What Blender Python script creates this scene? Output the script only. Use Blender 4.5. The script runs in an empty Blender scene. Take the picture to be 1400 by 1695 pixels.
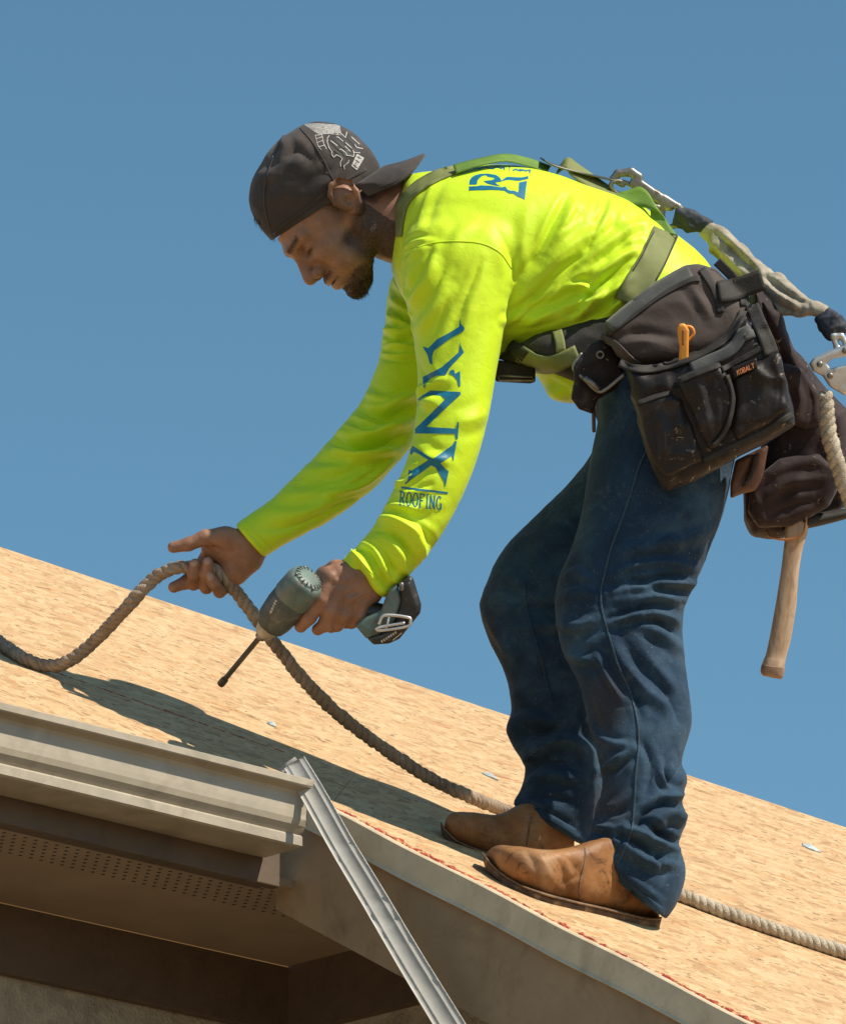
import bpy, bmesh, math, random
import numpy as np
from mathutils import Vector, Matrix
from mathutils.bvhtree import BVHTree

R = math.radians
random.seed(7); RNG = np.random.default_rng(7)
SC = bpy.context.scene
COL = SC.collection

# ------------------------------------------------------------------ camera, sky, sun, exposure
PHI = R(20.0)                      # the camera looks up at the roof
DIST = 10.0                        # metres to the man
CAMP = np.array([0.0, 0.0, 1.6])
RT = np.array([1.0, 0.0, 0.0])
UP = np.array([0.0, -math.sin(PHI), math.cos(PHI)])
FW = np.array([0.0, math.cos(PHI), math.sin(PHI)])
cam_d = bpy.data.cameras.new('camera'); cam = bpy.data.objects.new('camera', cam_d); COL.objects.link(cam)
cam.location = CAMP; cam.rotation_euler = (R(90) + PHI, 0, 0)
cam_d.sensor_fit = 'VERTICAL'; cam_d.sensor_height = 24.0; cam_d.lens = 24.0 * DIST / 1.695
cam_d.clip_start = 0.1; cam_d.clip_end = 4000
SC.camera = cam

SUN = np.array([0.57, -0.33, 0.755]); SUN /= np.linalg.norm(SUN)
w = bpy.data.worlds.new('World'); SC.world = w; w.use_nodes = True
nt = w.node_tree; nt.nodes.clear()
sky = nt.nodes.new('ShaderNodeTexSky'); sky.sky_type = 'NISHITA'; sky.sun_disc = False
sky.sun_elevation = math.asin(SUN[2]); sky.sun_rotation = math.atan2(SUN[0], SUN[1])
sky.altitude = 1500; sky.air_density = 1.0; sky.dust_density = 0.15; sky.ozone_density = 1.6
hs = nt.nodes.new('ShaderNodeHueSaturation'); hs.inputs["Saturation"].default_value = 1.10; hs.inputs['Hue'].default_value = 0.476
bg = nt.nodes.new('ShaderNodeBackground'); bg.inputs['Strength'].default_value = 0.106
wo = nt.nodes.new('ShaderNodeOutputWorld')
nt.links.new(sky.outputs[0], hs.inputs['Color']); nt.links.new(hs.outputs[0], bg.inputs['Color']); nt.links.new(bg.outputs[0], wo.inputs[0])
sl = bpy.data.lights.new('sun', 'SUN'); sl.energy = 5.0; sl.angle = R(0.55); sl.color = (1.0, 0.915, 0.78)
so = bpy.data.objects.new('sun', sl); COL.objects.link(so)
so.rotation_euler = Vector(SUN).to_track_quat('Z', 'Y').to_euler()
SC.view_settings.view_transform = 'Standard'; SC.view_settings.look = 'None'
SC.view_settings.exposure = 0.28; SC.view_settings.gamma = 1.0; SC.view_settings.use_curve_mapping = False
SC.cycles.use_denoising = True

# ------------------------------------------------------------------ spaces
# "plan" coordinates: x right, y down (1 unit = 1 mm across the man), z mm away from the man's distance
def P(a):
    a = np.asarray(a, float); d = DIST + a[..., 2:3] / 1000.0
    X = (a[..., 0:1] - 700) / 1000.0 * d / DIST; Y = (847.5 - a[..., 1:2]) / 1000.0 * d / DIST
    return CAMP + RT * X + UP * Y + FW * d
def Pinv(wp):
    v = np.asarray(wp, float) - CAMP; d = v @ FW
    return np.stack([700 + 1000 * (v @ RT) * DIST / d, 847.5 - 1000 * (v @ UP) * DIST / d, (d - DIST) * 1000], -1)
def zc(py): return (847.0 - py) * 0.364          # an upright plane through the man

# ------------------------------------------------------------------ object helpers
def link(o, parent=None):
    COL.objects.link(o)
    if parent is not None:
        o.parent = parent; o.matrix_parent_inverse = Matrix.Translation(-parent.location)
    return o
def tag(o, label=None, cat=None, group=None, kind=None):
    if label: o['label'] = label
    if cat: o['category'] = cat
    if group: o['group'] = group
    if kind: o['kind'] = kind
    return o
def empty(name, loc, label=None, cat=None, group=None):
    o = bpy.data.objects.new(name, None); o.location = Vector(loc); o.empty_display_size = 0.05
    COL.objects.link(o); return tag(o, label, cat, group)
def mesh(name, V, F, mat=None, parent=None, smooth=True, fix=True):
    me = bpy.data.meshes.new(name)
    V = np.asarray(V, float)
    if isinstance(F, np.ndarray): F = F.tolist()
    me.from_pydata(V.tolist(), [], F); me.update()
    if fix:
        bm = bmesh.new(); bm.from_mesh(me); bmesh.ops.recalc_face_normals(bm, faces=bm.faces); bm.to_mesh(me); bm.free()
    me.polygons.foreach_set('use_smooth', [smooth] * len(me.polygons))
    o = bpy.data.objects.new(name, me)
    if mat: me.materials.append(mat)
    return link(o, parent)
def getV(me):
    v = np.empty(len(me.vertices) * 3); me.vertices.foreach_get('co', v); return v.reshape(-1, 3)
def getN(me):
    v = np.empty(len(me.vertices) * 3); me.vertices.foreach_get('normal', v); return v.reshape(-1, 3)
def setV(me, v): me.vertices.foreach_set('co', np.ascontiguousarray(v).ravel()); me.update()
def attr(me, name, vals):
    a = me.attributes.new(name, 'FLOAT', 'POINT'); a.data.foreach_set('value', np.asarray(vals, np.float32))
def bvh(o):
    me = o.data; return BVHTree.FromPolygons([v.co.copy() for v in me.vertices], [list(p.vertices) for p in me.polygons])
def bevel(o, wd=0.002, seg=2):
    m = o.modifiers.new('bevel', 'BEVEL'); m.width = wd; m.segments = seg; m.limit_method = 'ANGLE'; m.angle_limit = R(40); return o

def crom(pts, n):
    """Catmull-Rom through rows of pts; n samples per span"""
    p = np.asarray(pts, float); m = len(p)
    e = np.vstack([2 * p[0] - p[1], p, 2 * p[-1] - p[-2]]); out = []
    for i in range(m - 1):
        a, b, c, d = e[i], e[i + 1], e[i + 2], e[i + 3]
        for k in range(n):
            t = k / n
            out.append(0.5 * (2 * b + (c - a) * t + (2 * a - 5 * b + 4 * c - d) * t * t + (3 * b - a - 3 * c + d) * t ** 3))
    out.append(p[-1]); return np.array(out)
def resample(pts, step):
    p = np.asarray(pts, float); L = np.r_[0, np.cumsum(np.linalg.norm(np.diff(p, axis=0), axis=1))]
    n = max(2, int(L[-1] / step) + 1); t = np.linspace(0, L[-1], n)
    return np.stack([np.interp(t, L, p[:, k]) for k in range(p.shape[1])], 1)
def rings_to_mesh(rings, closed=True, cap=True):
    rings = np.asarray(rings); m, n, _ = rings.shape; V = rings.reshape(-1, 3); F = []
    for i in range(m - 1):
        for j in range(n if closed else n - 1):
            k = (j + 1) % n
            F.append((i * n + j, i * n + k, (i + 1) * n + k, (i + 1) * n + j))
    if cap and closed:
        V = np.vstack([V, rings[0].mean(0), rings[-1].mean(0)]); c0 = m * n
        for j in range(n):
            k = (j + 1) % n
            F.append((c0, k, j)); F.append((c0 + 1, (m - 1) * n + j, (m - 1) * n + k))
    return V, F
def loft(secs, nsub=6, n=40, k=2.3):
    """sections (Lx,Ly,Rx,Ry,z,b): silhouette points either side, depth of the middle, half depth"""
    s = crom(secs, nsub); th = np.linspace(0, 2 * np.pi, n, endpoint=False)
    c = np.sign(np.cos(th)) * np.abs(np.cos(th)) ** (2 / k); d = np.sign(np.sin(th)) * np.abs(np.sin(th)) ** (2 / k)
    rings = []
    for q in s:
        L, Rr = q[0:2], q[2:4]; mid = (L + Rr) / 2; h = (Rr - L) / 2
        ring = np.empty((n, 3)); ring[:, :2] = mid + np.outer(c, h); ring[:, 2] = q[4] + d * q[5]
        rings.append(ring)
    return rings_to_mesh(rings)          # plan coordinates
def join(parts):
    V = []; F = []; o = 0
    for v, f in parts:
        V.append(np.asarray(v)); F += [tuple(i + o for i in q) for q in f]; o += len(v)
    return np.vstack(V), F
def remesh(V, F, vox):
    o = mesh('tmp', V, F); m = o.modifiers.new('r', 'REMESH'); m.mode = 'VOXEL'; m.voxel_size = vox
    dg = bpy.context.evaluated_depsgraph_get(); me = bpy.data.meshes.new_from_object(o.evaluated_get(dg))
    old = o.data; bpy.data.objects.remove(o); bpy.data.meshes.remove(old); return me
def smoothv(me, it, lam=0.5):
    e = np.empty(len(me.edges) * 2, int); me.edges.foreach_get('vertices', e); e = e.reshape(-1, 2)
    V = getV(me); n = len(V); a = np.r_[e[:, 0], e[:, 1]]; b = np.r_[e[:, 1], e[:, 0]]
    deg = np.bincount(a, minlength=n).clip(1)
    for _ in range(it):
        M = np.stack([np.bincount(a, weights=V[b, k], minlength=n) for k in range(3)], 1) / deg[:, None]
        V = V + lam * (M - V)
    setV(me, V)

# ------------------------------------------------------------------ vector noise
def _h(i, j, k):
    x = np.sin(i * 127.1 + j * 311.7 + k * 74.7) * 43758.5453
    return x - np.floor(x)
def vnoise(p):
    p = np.asarray(p, float); f = np.floor(p); t = p - f; t = t * t * (3 - 2 * t); i, j, k = f.T; x, y, z = t.T
    def l(a, b, s): return a + (b - a) * s
    a = l(l(_h(i, j, k), _h(i + 1, j, k), x), l(_h(i, j + 1, k), _h(i + 1, j + 1, k), x), y)
    b = l(l(_h(i, j, k + 1), _h(i + 1, j, k + 1), x), l(_h(i, j + 1, k + 1), _h(i + 1, j + 1, k + 1), x), y)
    return l(a, b, z) * 2 - 1

# ------------------------------------------------------------------ folds in cloth
def folds(me, strokes, zlim=None, K=1.0):
    """strokes (points, width, height): raised folds (or creases if negative) on the side towards -z"""
    W = getV(me); N = getN(me); q = Pinv(W)
    nz = N @ FW; face = np.clip(-nz * 2.2 + 0.15, 0, 1); disp = np.zeros(len(W))
    for st in strokes:
        pts, wd, amp = st[:3]; zl = st[3] if len(st) > 3 else zlim
        p = crom(pts, 6) if len(pts) > 2 else np.array(pts, float)
        p = resample(p, 4.0)
        lo = p.min(0) - 4 * wd; hi = p.max(0) + 4 * wd
        sel = (q[:, 0] > lo[0]) & (q[:, 0] < hi[0]) & (q[:, 1] > lo[1]) & (q[:, 1] < hi[1]) & (face > 0)
        if zl is not None: sel &= (q[:, 2] > zl[0]) & (q[:, 2] < zl[1])
        ix = np.nonzero(sel)[0]
        if len(ix) == 0: continue
        best = np.full(len(ix), 1e9); bt = np.zeros(len(ix)); n = len(p)
        for i in range(n - 1):
            a, b = p[i], p[i + 1]; ab = b - a; L = ab @ ab + 1e-9
            ap = q[ix, :2] - a; t = np.clip((ap @ ab) / L, 0, 1); d = np.linalg.norm(ap - t[:, None] * ab, axis=1)
            m = d < best; best[m] = d[m]; bt[m] = (i + t[m]) / (n - 1)
        taper = np.sqrt(np.clip(np.sin(np.pi * np.clip(bt, 0.02, 0.98)), 0, 1))
        if amp < 0: g = np.exp(-best / (0.75 * wd)) - 0.30 * np.exp(-((best - 2.1 * wd) / wd) ** 2)       # a crease is sharp
        else: g = np.exp(-np.abs(best / wd) ** 1.6) - 0.42 * np.exp(-((best - 1.9 * wd) / (.8 * wd)) ** 2)
        disp[ix] += K * amp / 1000.0 * g * taper * face[ix]
    setV(me, W + N * disp[:, None])
def crumple(me, amp, sc, wgt=None, stretch=(1, 1, 1), ridged=True, seed=0):
    W = getV(me); N = getN(me); p = W * np.array(stretch) * sc + seed * 13.7
    p = p + 0.6 * np.stack([vnoise(p * 0.7 + 5), vnoise(p * 0.7 + 9), vnoise(p * 0.7 + 17)], 1)
    n = vnoise(p)
    if ridged: n = 0.6 - np.abs(n) * 1.6
    n = n + 0.35 * vnoise(p * 2.3 + 31)
    if wgt is not None: n = n * wgt(Pinv(W))
    setV(me, W + N * (n * amp / 1000.0)[:, None])

# ------------------------------------------------------------------ implicit modelling (plan coordinates or any mm frame)
def smin(a, b, k):
    h = np.clip(0.5 + 0.5 * (b - a) / k, 0, 1); return b + (a - b) * h - k * h * (1 - h)
def smax(a, b, k): return -smin(-a, -b, k)
def cone(p, a, b, r1, r2):
    a = np.asarray(a, np.float32); b = np.asarray(b, np.float32); ab = b - a; L = float(ab @ ab) + 1e-6
    ap = p - a; t = np.clip((ap @ ab) / L, 0, 1); d = ap - t[:, None] * ab
    return np.sqrt((d * d).sum(1)) - (r1 + (r2 - r1) * t)
def ell(p, c, r, M=None):
    q = p - np.asarray(c, np.float32)
    if M is not None: q = q @ np.asarray(M, np.float32)
    r = np.asarray(r, np.float32); k0 = np.sqrt(((q / r) ** 2).sum(1)); k1 = np.sqrt(((q / (r * r)) ** 2).sum(1)) + 1e-6
    return k0 * (k0 - 1) / k1
def rbox(p, c, h, r, M=None):
    q = p - np.asarray(c, np.float32)
    if M is not None: q = q @ np.asarray(M, np.float32)
    q = np.abs(q) - np.asarray(h, np.float32) + r
    return np.sqrt((np.maximum(q, 0) ** 2).sum(1)) + np.minimum(q.max(1), 0) - r
def chain(p, pts, k=6):
    d = None
    for i in range(len(pts) - 1):
        c = cone(p, pts[i][:3], pts[i + 1][:3], pts[i][3], pts[i + 1][3]); d = c if d is None else smin(d, c, k)
    return d
def poly2d(p, poly):
    poly = np.asarray(poly, np.float32); x = p[:, 0]; y = p[:, 1]; d = np.full(len(p), 1e9, np.float32); s = np.zeros(len(p), bool)
    n = len(poly)
    for i in range(n):
        a = poly[i]; b = poly[(i + 1) % n]; e = b - a; wx = x - a[0]; wy = y - a[1]
        t = np.clip((wx * e[0] + wy * e[1]) / (e @ e + 1e-9), 0, 1)
        d = np.minimum(d, (wx - e[0] * t) ** 2 + (wy - e[1] * t) ** 2)
        c = (a[1] > y) != (b[1] > y)
        xs = (b[0] - a[0]) * (y - a[1]) / (b[1] - a[1] + 1e-12) + a[0]
        s ^= c & (x < xs)
    d = np.sqrt(d); return np.where(s, -d, d)
def nets(fn, lo, hi, h):
    """surface nets of fn<0"""
    ax = [np.arange(lo[i], hi[i] + h, h, dtype=np.float32) for i in range(3)]
    G = np.stack(np.meshgrid(*ax, indexing='ij'), -1); sh = G.shape[:3]; pts = G.reshape(-1, 3)
    v = np.concatenate([fn(pts[i:i + 400000]) for i in range(0, len(pts), 400000)]).reshape(sh)
    ins = v < 0; nx, ny, nz = [s - 1 for s in sh]
    acc = np.zeros((nx, ny, nz, 3), np.float32); cnt = np.zeros((nx, ny, nz), np.float32)
    for axis in range(3):
        a = [slice(None)] * 3; b = [slice(None)] * 3; a[axis] = slice(0, -1); b[axis] = slice(1, None)
        va, vb = v[tuple(a)], v[tuple(b)]; cr = ins[tuple(a)] != ins[tuple(b)]
        t = np.where(cr, va / (va - vb + 1e-12), 0)
        o = [i for i in range(3) if i != axis]
        base = G[tuple(a)].copy(); base[..., axis] += t * h
        for da in (0, 1):
            for db in (0, 1):
                s = [slice(None)] * 3; s[o[0]] = slice(da, da + (nx, ny, nz)[o[0]]); s[o[1]] = slice(db, db + (nx, ny, nz)[o[1]])
                m = cr[tuple(s)]; acc += np.where(m[..., None], base[tuple(s)], 0); cnt += m
    act = cnt > 0; idx = np.full(act.shape, -1, int); idx[act] = np.arange(act.sum()); V = acc[act] / cnt[act][:, None]
    Q = []
    for axis in range(3):
        o = [(axis + 1) % 3, (axis + 2) % 3]
        a = [slice(None)] * 3; b = [slice(None)] * 3; a[axis] = slice(0, -1); b[axis] = slice(1, None)
        cr = ins[tuple(a)] != ins[tuple(b)]; sg = ins[tuple(a)]
        i = np.array(np.nonzero(cr)).T; sgn = sg[cr]
        ok = (i[:, o[0]] > 0) & (i[:, o[1]] > 0) & (i[:, o[0]] < sh[o[0]] - 1) & (i[:, o[1]] < sh[o[1]] - 1); i = i[ok]; sgn = sgn[ok]
        def at(d0, d1):
            j = i.copy(); j[:, o[0]] += d0; j[:, o[1]] += d1; return idx[j[:, 0], j[:, 1], j[:, 2]]
        q = np.stack([at(-1, -1), at(0, -1), at(0, 0), at(-1, 0)], 1); q[~sgn] = q[~sgn][:, ::-1]; Q.append(q)
    return V, np.vstack(Q)
def slab_fn(poly, z0, th, rnd, tilt=(0, 0), ref=None):
    """a padded slab with the outline poly, mid depth z0 (+tilt), half thickness th"""
    c = np.mean(poly, 0) if ref is None else ref
    def fn(p):
        d2 = poly2d(p, poly) + rnd
        dz = np.abs(p[:, 2] - (z0 + tilt[0] * (p[:, 0] - c[0]) + tilt[1] * (p[:, 1] - c[1]))) - th + rnd
        return np.sqrt(np.maximum(d2, 0) ** 2 + np.maximum(dz, 0) ** 2) + np.minimum(np.maximum(d2, dz), 0) - rnd
    return fn
def slab(name, poly, z0, th, rnd, mat, parent, h=3.0, tilt=(0, 0), it=2, st=None, cr=None):
    poly = np.array(poly, float); fn = slab_fn(poly, z0, th, rnd, tilt); lo = poly.min(0) - 8; hi = poly.max(0) + 8
    ext = abs(tilt[0]) * (hi[0] - lo[0]) / 2 + abs(tilt[1]) * (hi[1] - lo[1]) / 2 + th + 8
    V, F = nets(fn, (lo[0], lo[1], z0 - ext), (hi[0], hi[1], z0 + ext), h)
    o = mesh(name, P(V), F, mat, parent)
    if it: smoothv(o.data, it)
    if cr: crumple(o.data, *cr)
    if st: folds(o.data, st)
    return o
def sdf_obj(name, fn, lo, hi, h, mat, parent, it=1):
    V, F = nets(fn, lo, hi, h); o = mesh(name, P(V), F, mat, parent)
    if it: smoothv(o.data, it, 0.4)
    return o

# ------------------------------------------------------------------ ribbons, tubes, prints laid on a surface
def cast(tree, px, py, far=20):
    o = CAMP; d = P([px, py, 0]) - o; d = d / np.linalg.norm(d)
    h = tree.ray_cast(Vector(o), Vector(d), far)
    if h[0] is None: return None
    return np.array(h[0]), np.array(h[1])
def tube(path, rad, n=10, cap=True):
    """path in world coordinates, rad scalar or list"""
    p = np.asarray(path, float); m = len(p); rad = np.broadcast_to(rad, (m,))
    t = np.gradient(p, axis=0); t /= np.linalg.norm(t, axis=1)[:, None] + 1e-12
    ref = np.array([0.13, -0.9, 0.41]); rings = []
    u = np.cross(t[0], ref); u /= np.linalg.norm(u)
    th = np.linspace(0, 2 * np.pi, n, endpoint=False)
    for i in range(m):
        u = u - t[i] * (u @ t[i]); u /= np.linalg.norm(u) + 1e-12; v = np.cross(t[i], u)
        rings.append(p[i] + rad[i] * (np.outer(np.cos(th), u) + np.outer(np.sin(th), v)))
    return rings_to_mesh(rings, True, cap)
def ribbon(rows, thick=0.0018):
    """rows: (m,n,3) world points; gives a closed thin sheet"""
    r = np.asarray(rows, float); m, n, _ = r.shape
    du = np.gradient(r, axis=0); dv = np.gradient(r, axis=1); nn = np.cross(du, dv); nn /= np.linalg.norm(nn, axis=2)[..., None] + 1e-12
    if (nn @ FW).mean() > 0: nn = -nn
    rings = np.concatenate([r + nn * thick, r[:, ::-1] - nn[:, ::-1] * thick * 0.2], axis=1)
    return rings_to_mesh(rings)
def strap_on(trees, pts, wd, lift=2.0, nacross=7, zoff=None, step=6.0, sm=6):
    """strap whose middle line runs through pts (px,py), laid on the first surface under it"""
    p = resample(crom(pts, 8), step); m = len(p); t = np.gradient(p, axis=0); t /= np.linalg.norm(t, axis=1)[:, None]
    nrm = np.stack([-t[:, 1], t[:, 0]], 1); wdv = np.interp(np.linspace(0, 1, m), np.linspace(0, 1, len(wd)), wd) if hasattr(wd, '__len__') else np.full(m, wd)
    q = np.full((m, nacross, 3), np.nan)
    for i in range(m):
        for j in range(nacross):
            s = (j / (nacross - 1) - 0.5) * wdv[i]; xy = p[i] + nrm[i] * s; q[i, j, :2] = xy; zb = None
            for tr in trees:
                h = cast(tr, *xy)
                if h is not None:
                    z = Pinv(h[0])[2]; zb = z if zb is None else min(zb, z)
            if zb is not None: q[i, j, 2] = zb
    z = q[..., 2]
    for i in range(m):
        bad = np.isnan(z[i])
        if bad.any() and not bad.all(): z[i, bad] = np.interp(np.nonzero(bad)[0], np.nonzero(~bad)[0], z[i, ~bad])
    good = ~np.isnan(z[:, 0])
    for j in range(nacross): z[:, j] = np.interp(np.arange(m), np.nonzero(good)[0], z[good, j])
    for _ in range(sm):
        z[1:-1] = np.minimum(z[1:-1], 0.5 * z[1:-1] + 0.25 * (z[:-2] + z[2:]))
        z[:, 1:-1] = np.minimum(z[:, 1:-1], 0.5 * z[:, 1:-1] + 0.25 * (z[:, :-2] + z[:, 2:]))
    q[..., 2] = z - lift
    return P(q)
def decal(name, polys, trees, mat, parent, lift=0.9, maxe=4.0):
    bm = bmesh.new()
    for poly in polys:
        vs = [bm.verts.new((x, y, 0)) for x, y in poly]
        try: bm.faces.new(vs)
        except ValueError: pass
    bm.normal_update(); bmesh.ops.triangulate(bm, faces=bm.faces)
    for _ in range(6):
        es = [e for e in bm.edges if e.calc_length() > maxe]
        if not es: break
        bmesh.ops.subdivide_edges(bm, edges=es, cuts=1); bmesh.ops.triangulate(bm, faces=[f for f in bm.faces if len(f.verts) > 3])
    last = 0; dead = []; zs_ = []
    for v in bm.verts:
        z = None
        for tr in trees:
            h = cast(tr, v.co.x, v.co.y)
            if h is not None:
                if h[1] @ FW > -0.12 * 1 and h[1] @ FW < 0.12: continue
                zz = Pinv(h[0])[2]; z = zz if z is None else min(z, zz)
        if z is None: z = last; dead.append(v)
        last = z; zs_.append(z)
        wpt = P([v.co.x, v.co.y, z - lift]); v.co = Vector(wpt)
    med = float(np.median(zs_)); dead = list(set(dead) | {v for v, z in zip(bm.verts, zs_) if abs(z - med) > 95})
    bmesh.ops.delete(bm, geom=dead, context='VERTS')
    me = bpy.data.meshes.new(name); bm.normal_update()
    for f in bm.faces:
        if np.array(f.normal) @ FW > 0: f.normal_flip()
    bm.to_mesh(me); bm.free(); me.materials.append(mat); me.polygons.foreach_set('use_smooth', [True] * len(me.polygons))
    return link(bpy.data.objects.new(name, me), parent)
def stroke_polys(pts, wd):
    p = np.asarray(pts, float); out = []
    for i in range(len(p) - 1):
        d = p[i + 1] - p[i]; L = np.linalg.norm(d); d = d / (L + 1e-9); n = np.array([-d[1], d[0]]) * wd / 2; e = d * wd * 0.3
        out.append([tuple(p[i] - e + n), tuple(p[i + 1] + e + n), tuple(p[i + 1] + e - n), tuple(p[i] - e - n)])
    return out
_arc = lambda cx, cy, rx, ry, a0, a1, n=9: [(cx + rx * math.cos(R(a)), cy + ry * math.sin(R(a))) for a in np.linspace(a0, a1, n)]
FONT = {  # strokes in a unit box, y down
 'R': [[(.15,0),(.15,1)], [(.15,0),(.6,.03),(.78,.15),(.78,.33),(.6,.48),(.15,.5)], [(.45,.5),(.95,1)], [(0,0),(.3,0)], [(0,1),(.32,1)]],
 'O': [_arc(.5,.5,.45,.5,0,360,17)],
 'F': [[(.15,0),(.15,1)], [(0,0),(.85,0),(.85,.16)], [(.15,.48),(.62,.48)], [(0,1),(.32,1)]],
 'I': [[(.5,0),(.5,1)], [(.3,0),(.7,0)], [(.3,1),(.7,1)]],
 'N': [[(.12,1),(.12,0),(.88,1),(.88,0)], [(0,1),(.26,1)], [(.75,0),(1,0)]],
 'G': [_arc(.52,.5,.45,.5,-50,-330,15), [(.92,.95),(.92,.55),(.62,.55)]],
 'K': [[(.1,0),(.1,1)], [(.85,0),(.12,.55)], [(.35,.42),(.9,1)]], 'B': [[(.1,0),(.1,1),(.6,1),(.85,.85),(.82,.62),(.6,.5),(.1,.5)], [(.6,.5),(.78,.36),(.76,.12),(.55,0),(.1,0)]],
 'A': [[(0,1),(.5,0),(1,1)], [(.2,.65),(.8,.65)]], 'L': [[(.1,0),(.1,1),(.85,1)]], 'T': [[(.5,0),(.5,1)], [(0,0),(1,0)]],
}
def word(txt, p0, ux, uy, wd, gap=0.25):
    """ux: vector of one letter's width, uy: vector of its height"""
    out = []; p = np.asarray(p0, float); ux = np.asarray(ux, float); uy = np.asarray(uy, float)
    for ch in txt:
        k = 0.45 if ch == 'I' else 1.0
        for s in FONT[ch]: out += stroke_polys([p + ux * k * x + uy * y for x, y in s], wd)
        p = p + ux * (k + gap)
    return out

# ------------------------------------------------------------------ materials
def newmat(name):
    m = bpy.data.materials.new(name); m.use_nodes = True; nt = m.node_tree; return m, nt, nt.nodes['Principled BSDF']
def nd(nt, t, **kw):
    n = nt.nodes.new(t)
    for k, v in kw.items():
        if k in n.inputs: n.inputs[k].default_value = v
        else: setattr(n, k, v)
    return n
def coord(nt, sc=(1, 1, 1), kind='Object', rot=(0, 0, 0)):
    tc = nt.nodes.new('ShaderNodeTexCoord'); mp = nt.nodes.new('ShaderNodeMapping'); mp.inputs['Scale'].default_value = sc; mp.inputs['Rotation'].default_value = rot
    nt.links.new(tc.outputs[kind], mp.inputs['Vector']); return mp.outputs[0]
def ramp(nt, src, stops):
    r = nt.nodes.new('ShaderNodeValToRGB'); r.color_ramp.elements.remove(r.color_ramp.elements[1])
    for i, (p, c) in enumerate(stops):
        e = r.color_ramp.elements[0] if i == 0 else r.color_ramp.elements.new(p)
        e.position = p; e.color = (*c, 1) if len(c) == 3 else c
    nt.links.new(src, r.inputs[0]); return r.outputs[0]
def mixc(nt, fac, a, b, mode='MIX'):
    m = nt.nodes.new('ShaderNodeMix'); m.data_type = 'RGBA'; m.blend_type = mode
    for s, v in ((m.inputs[0], fac), (m.inputs[6], a), (m.inputs[7], b)):
        if hasattr(v, 'is_linked') or hasattr(v, 'links'): nt.links.new(v, s)
        elif isinstance(v, (int, float)): s.default_value = v
        else: s.default_value = (*v, 1) if len(v) == 3 else v
    return m.outputs[2]
def math_(nt, op, a, b=None, clamp=False):
    m = nt.nodes.new('ShaderNodeMath'); m.operation = op; m.use_clamp = clamp
    for s, v in ((m.inputs[0], a), (m.inputs[1], b)):
        if v is None: continue
        if isinstance(v, (int, float)): s.default_value = v
        else: nt.links.new(v, s)
    return m.outputs[0]
def noise(nt, vec, scale, detail=4, rough=0.55, dist=0.0):
    n = nt.nodes.new('ShaderNodeTexNoise'); n.inputs['Scale'].default_value = scale; n.inputs['Detail'].default_value = detail
    n.inputs['Roughness'].default_value = rough; n.inputs['Distortion'].default_value = dist
    nt.links.new(vec, n.inputs['Vector']); return n.outputs[0]
def bump(nt, bs, h, strength, dist=0.001, prev=None):
    b = nt.nodes.new('ShaderNodeBump'); b.inputs['Strength'].default_value = strength; b.inputs['Distance'].default_value = dist
    nt.links.new(h, b.inputs['Height'])
    if prev is not None: nt.links.new(prev, b.inputs['Normal'])
    nt.links.new(b.outputs[0], bs.inputs['Normal']); return b.outputs[0]
def simple(name, col, rough=0.6, metal=0.0, var=0.25, vs=30.0, bstr=0.25, bscale=300.0, bdist=0.0006, dirt=None, dscale=18.0, dth=(0.55, 0.7), sheen=0.0, spec=0.5):
    m, nt, bs = newmat(name); v = coord(nt)
    n1 = noise(nt, v, vs, 5); a = tuple(c * (1 - var) for c in col); b = tuple(min(1, c * (1 + var)) for c in col)
    c = ramp(nt, n1, [(0.3, a), (0.7, b)])
    if dirt is not None:
        d = ramp(nt, noise(nt, v, dscale, 6, 0.65), [(dth[0], (0, 0, 0)), (dth[1], (1, 1, 1))]); c = mixc(nt, d, c, dirt)
    nt.links.new(c, bs.inputs['Base Color'])
    bs.inputs['Roughness'].default_value = rough; bs.inputs['Metallic'].default_value = metal; bs.inputs['Specular IOR Level'].default_value = spec
    if sheen: bs.inputs['Sheen Weight'].default_value = sheen
    if bstr: bump(nt, bs, noise(nt, v, bscale, 3), bstr, bdist)
    return m
# ------------------------------------------------------------------ the roof's own frame
AZ = R(40.0); PT = R(31.0); ZU = np.array([0, 0, 1.0])
E = np.array([math.cos(AZ), math.sin(AZ), 0]); UH = np.array([-math.sin(AZ), math.cos(AZ), 0])
US = math.cos(PT) * UH + math.sin(PT) * ZU; RN = -math.sin(PT) * UH + math.cos(PT) * ZU
R0 = P([1000, 1510, -345])
def rf(x, y, lift=0.0):
    o = R0 + RN * lift; d = P([x, y, 0]) - CAMP; return CAMP + d * (((o - CAMP) @ RN) / (d @ RN))
def rz(x, y): return Pinv(rf(x, y))[2]
C0 = rf(505, 1318); RK = rf(1240, 1695) - C0; RK /= np.linalg.norm(RK)      # roof corner, direction of the rake

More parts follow.
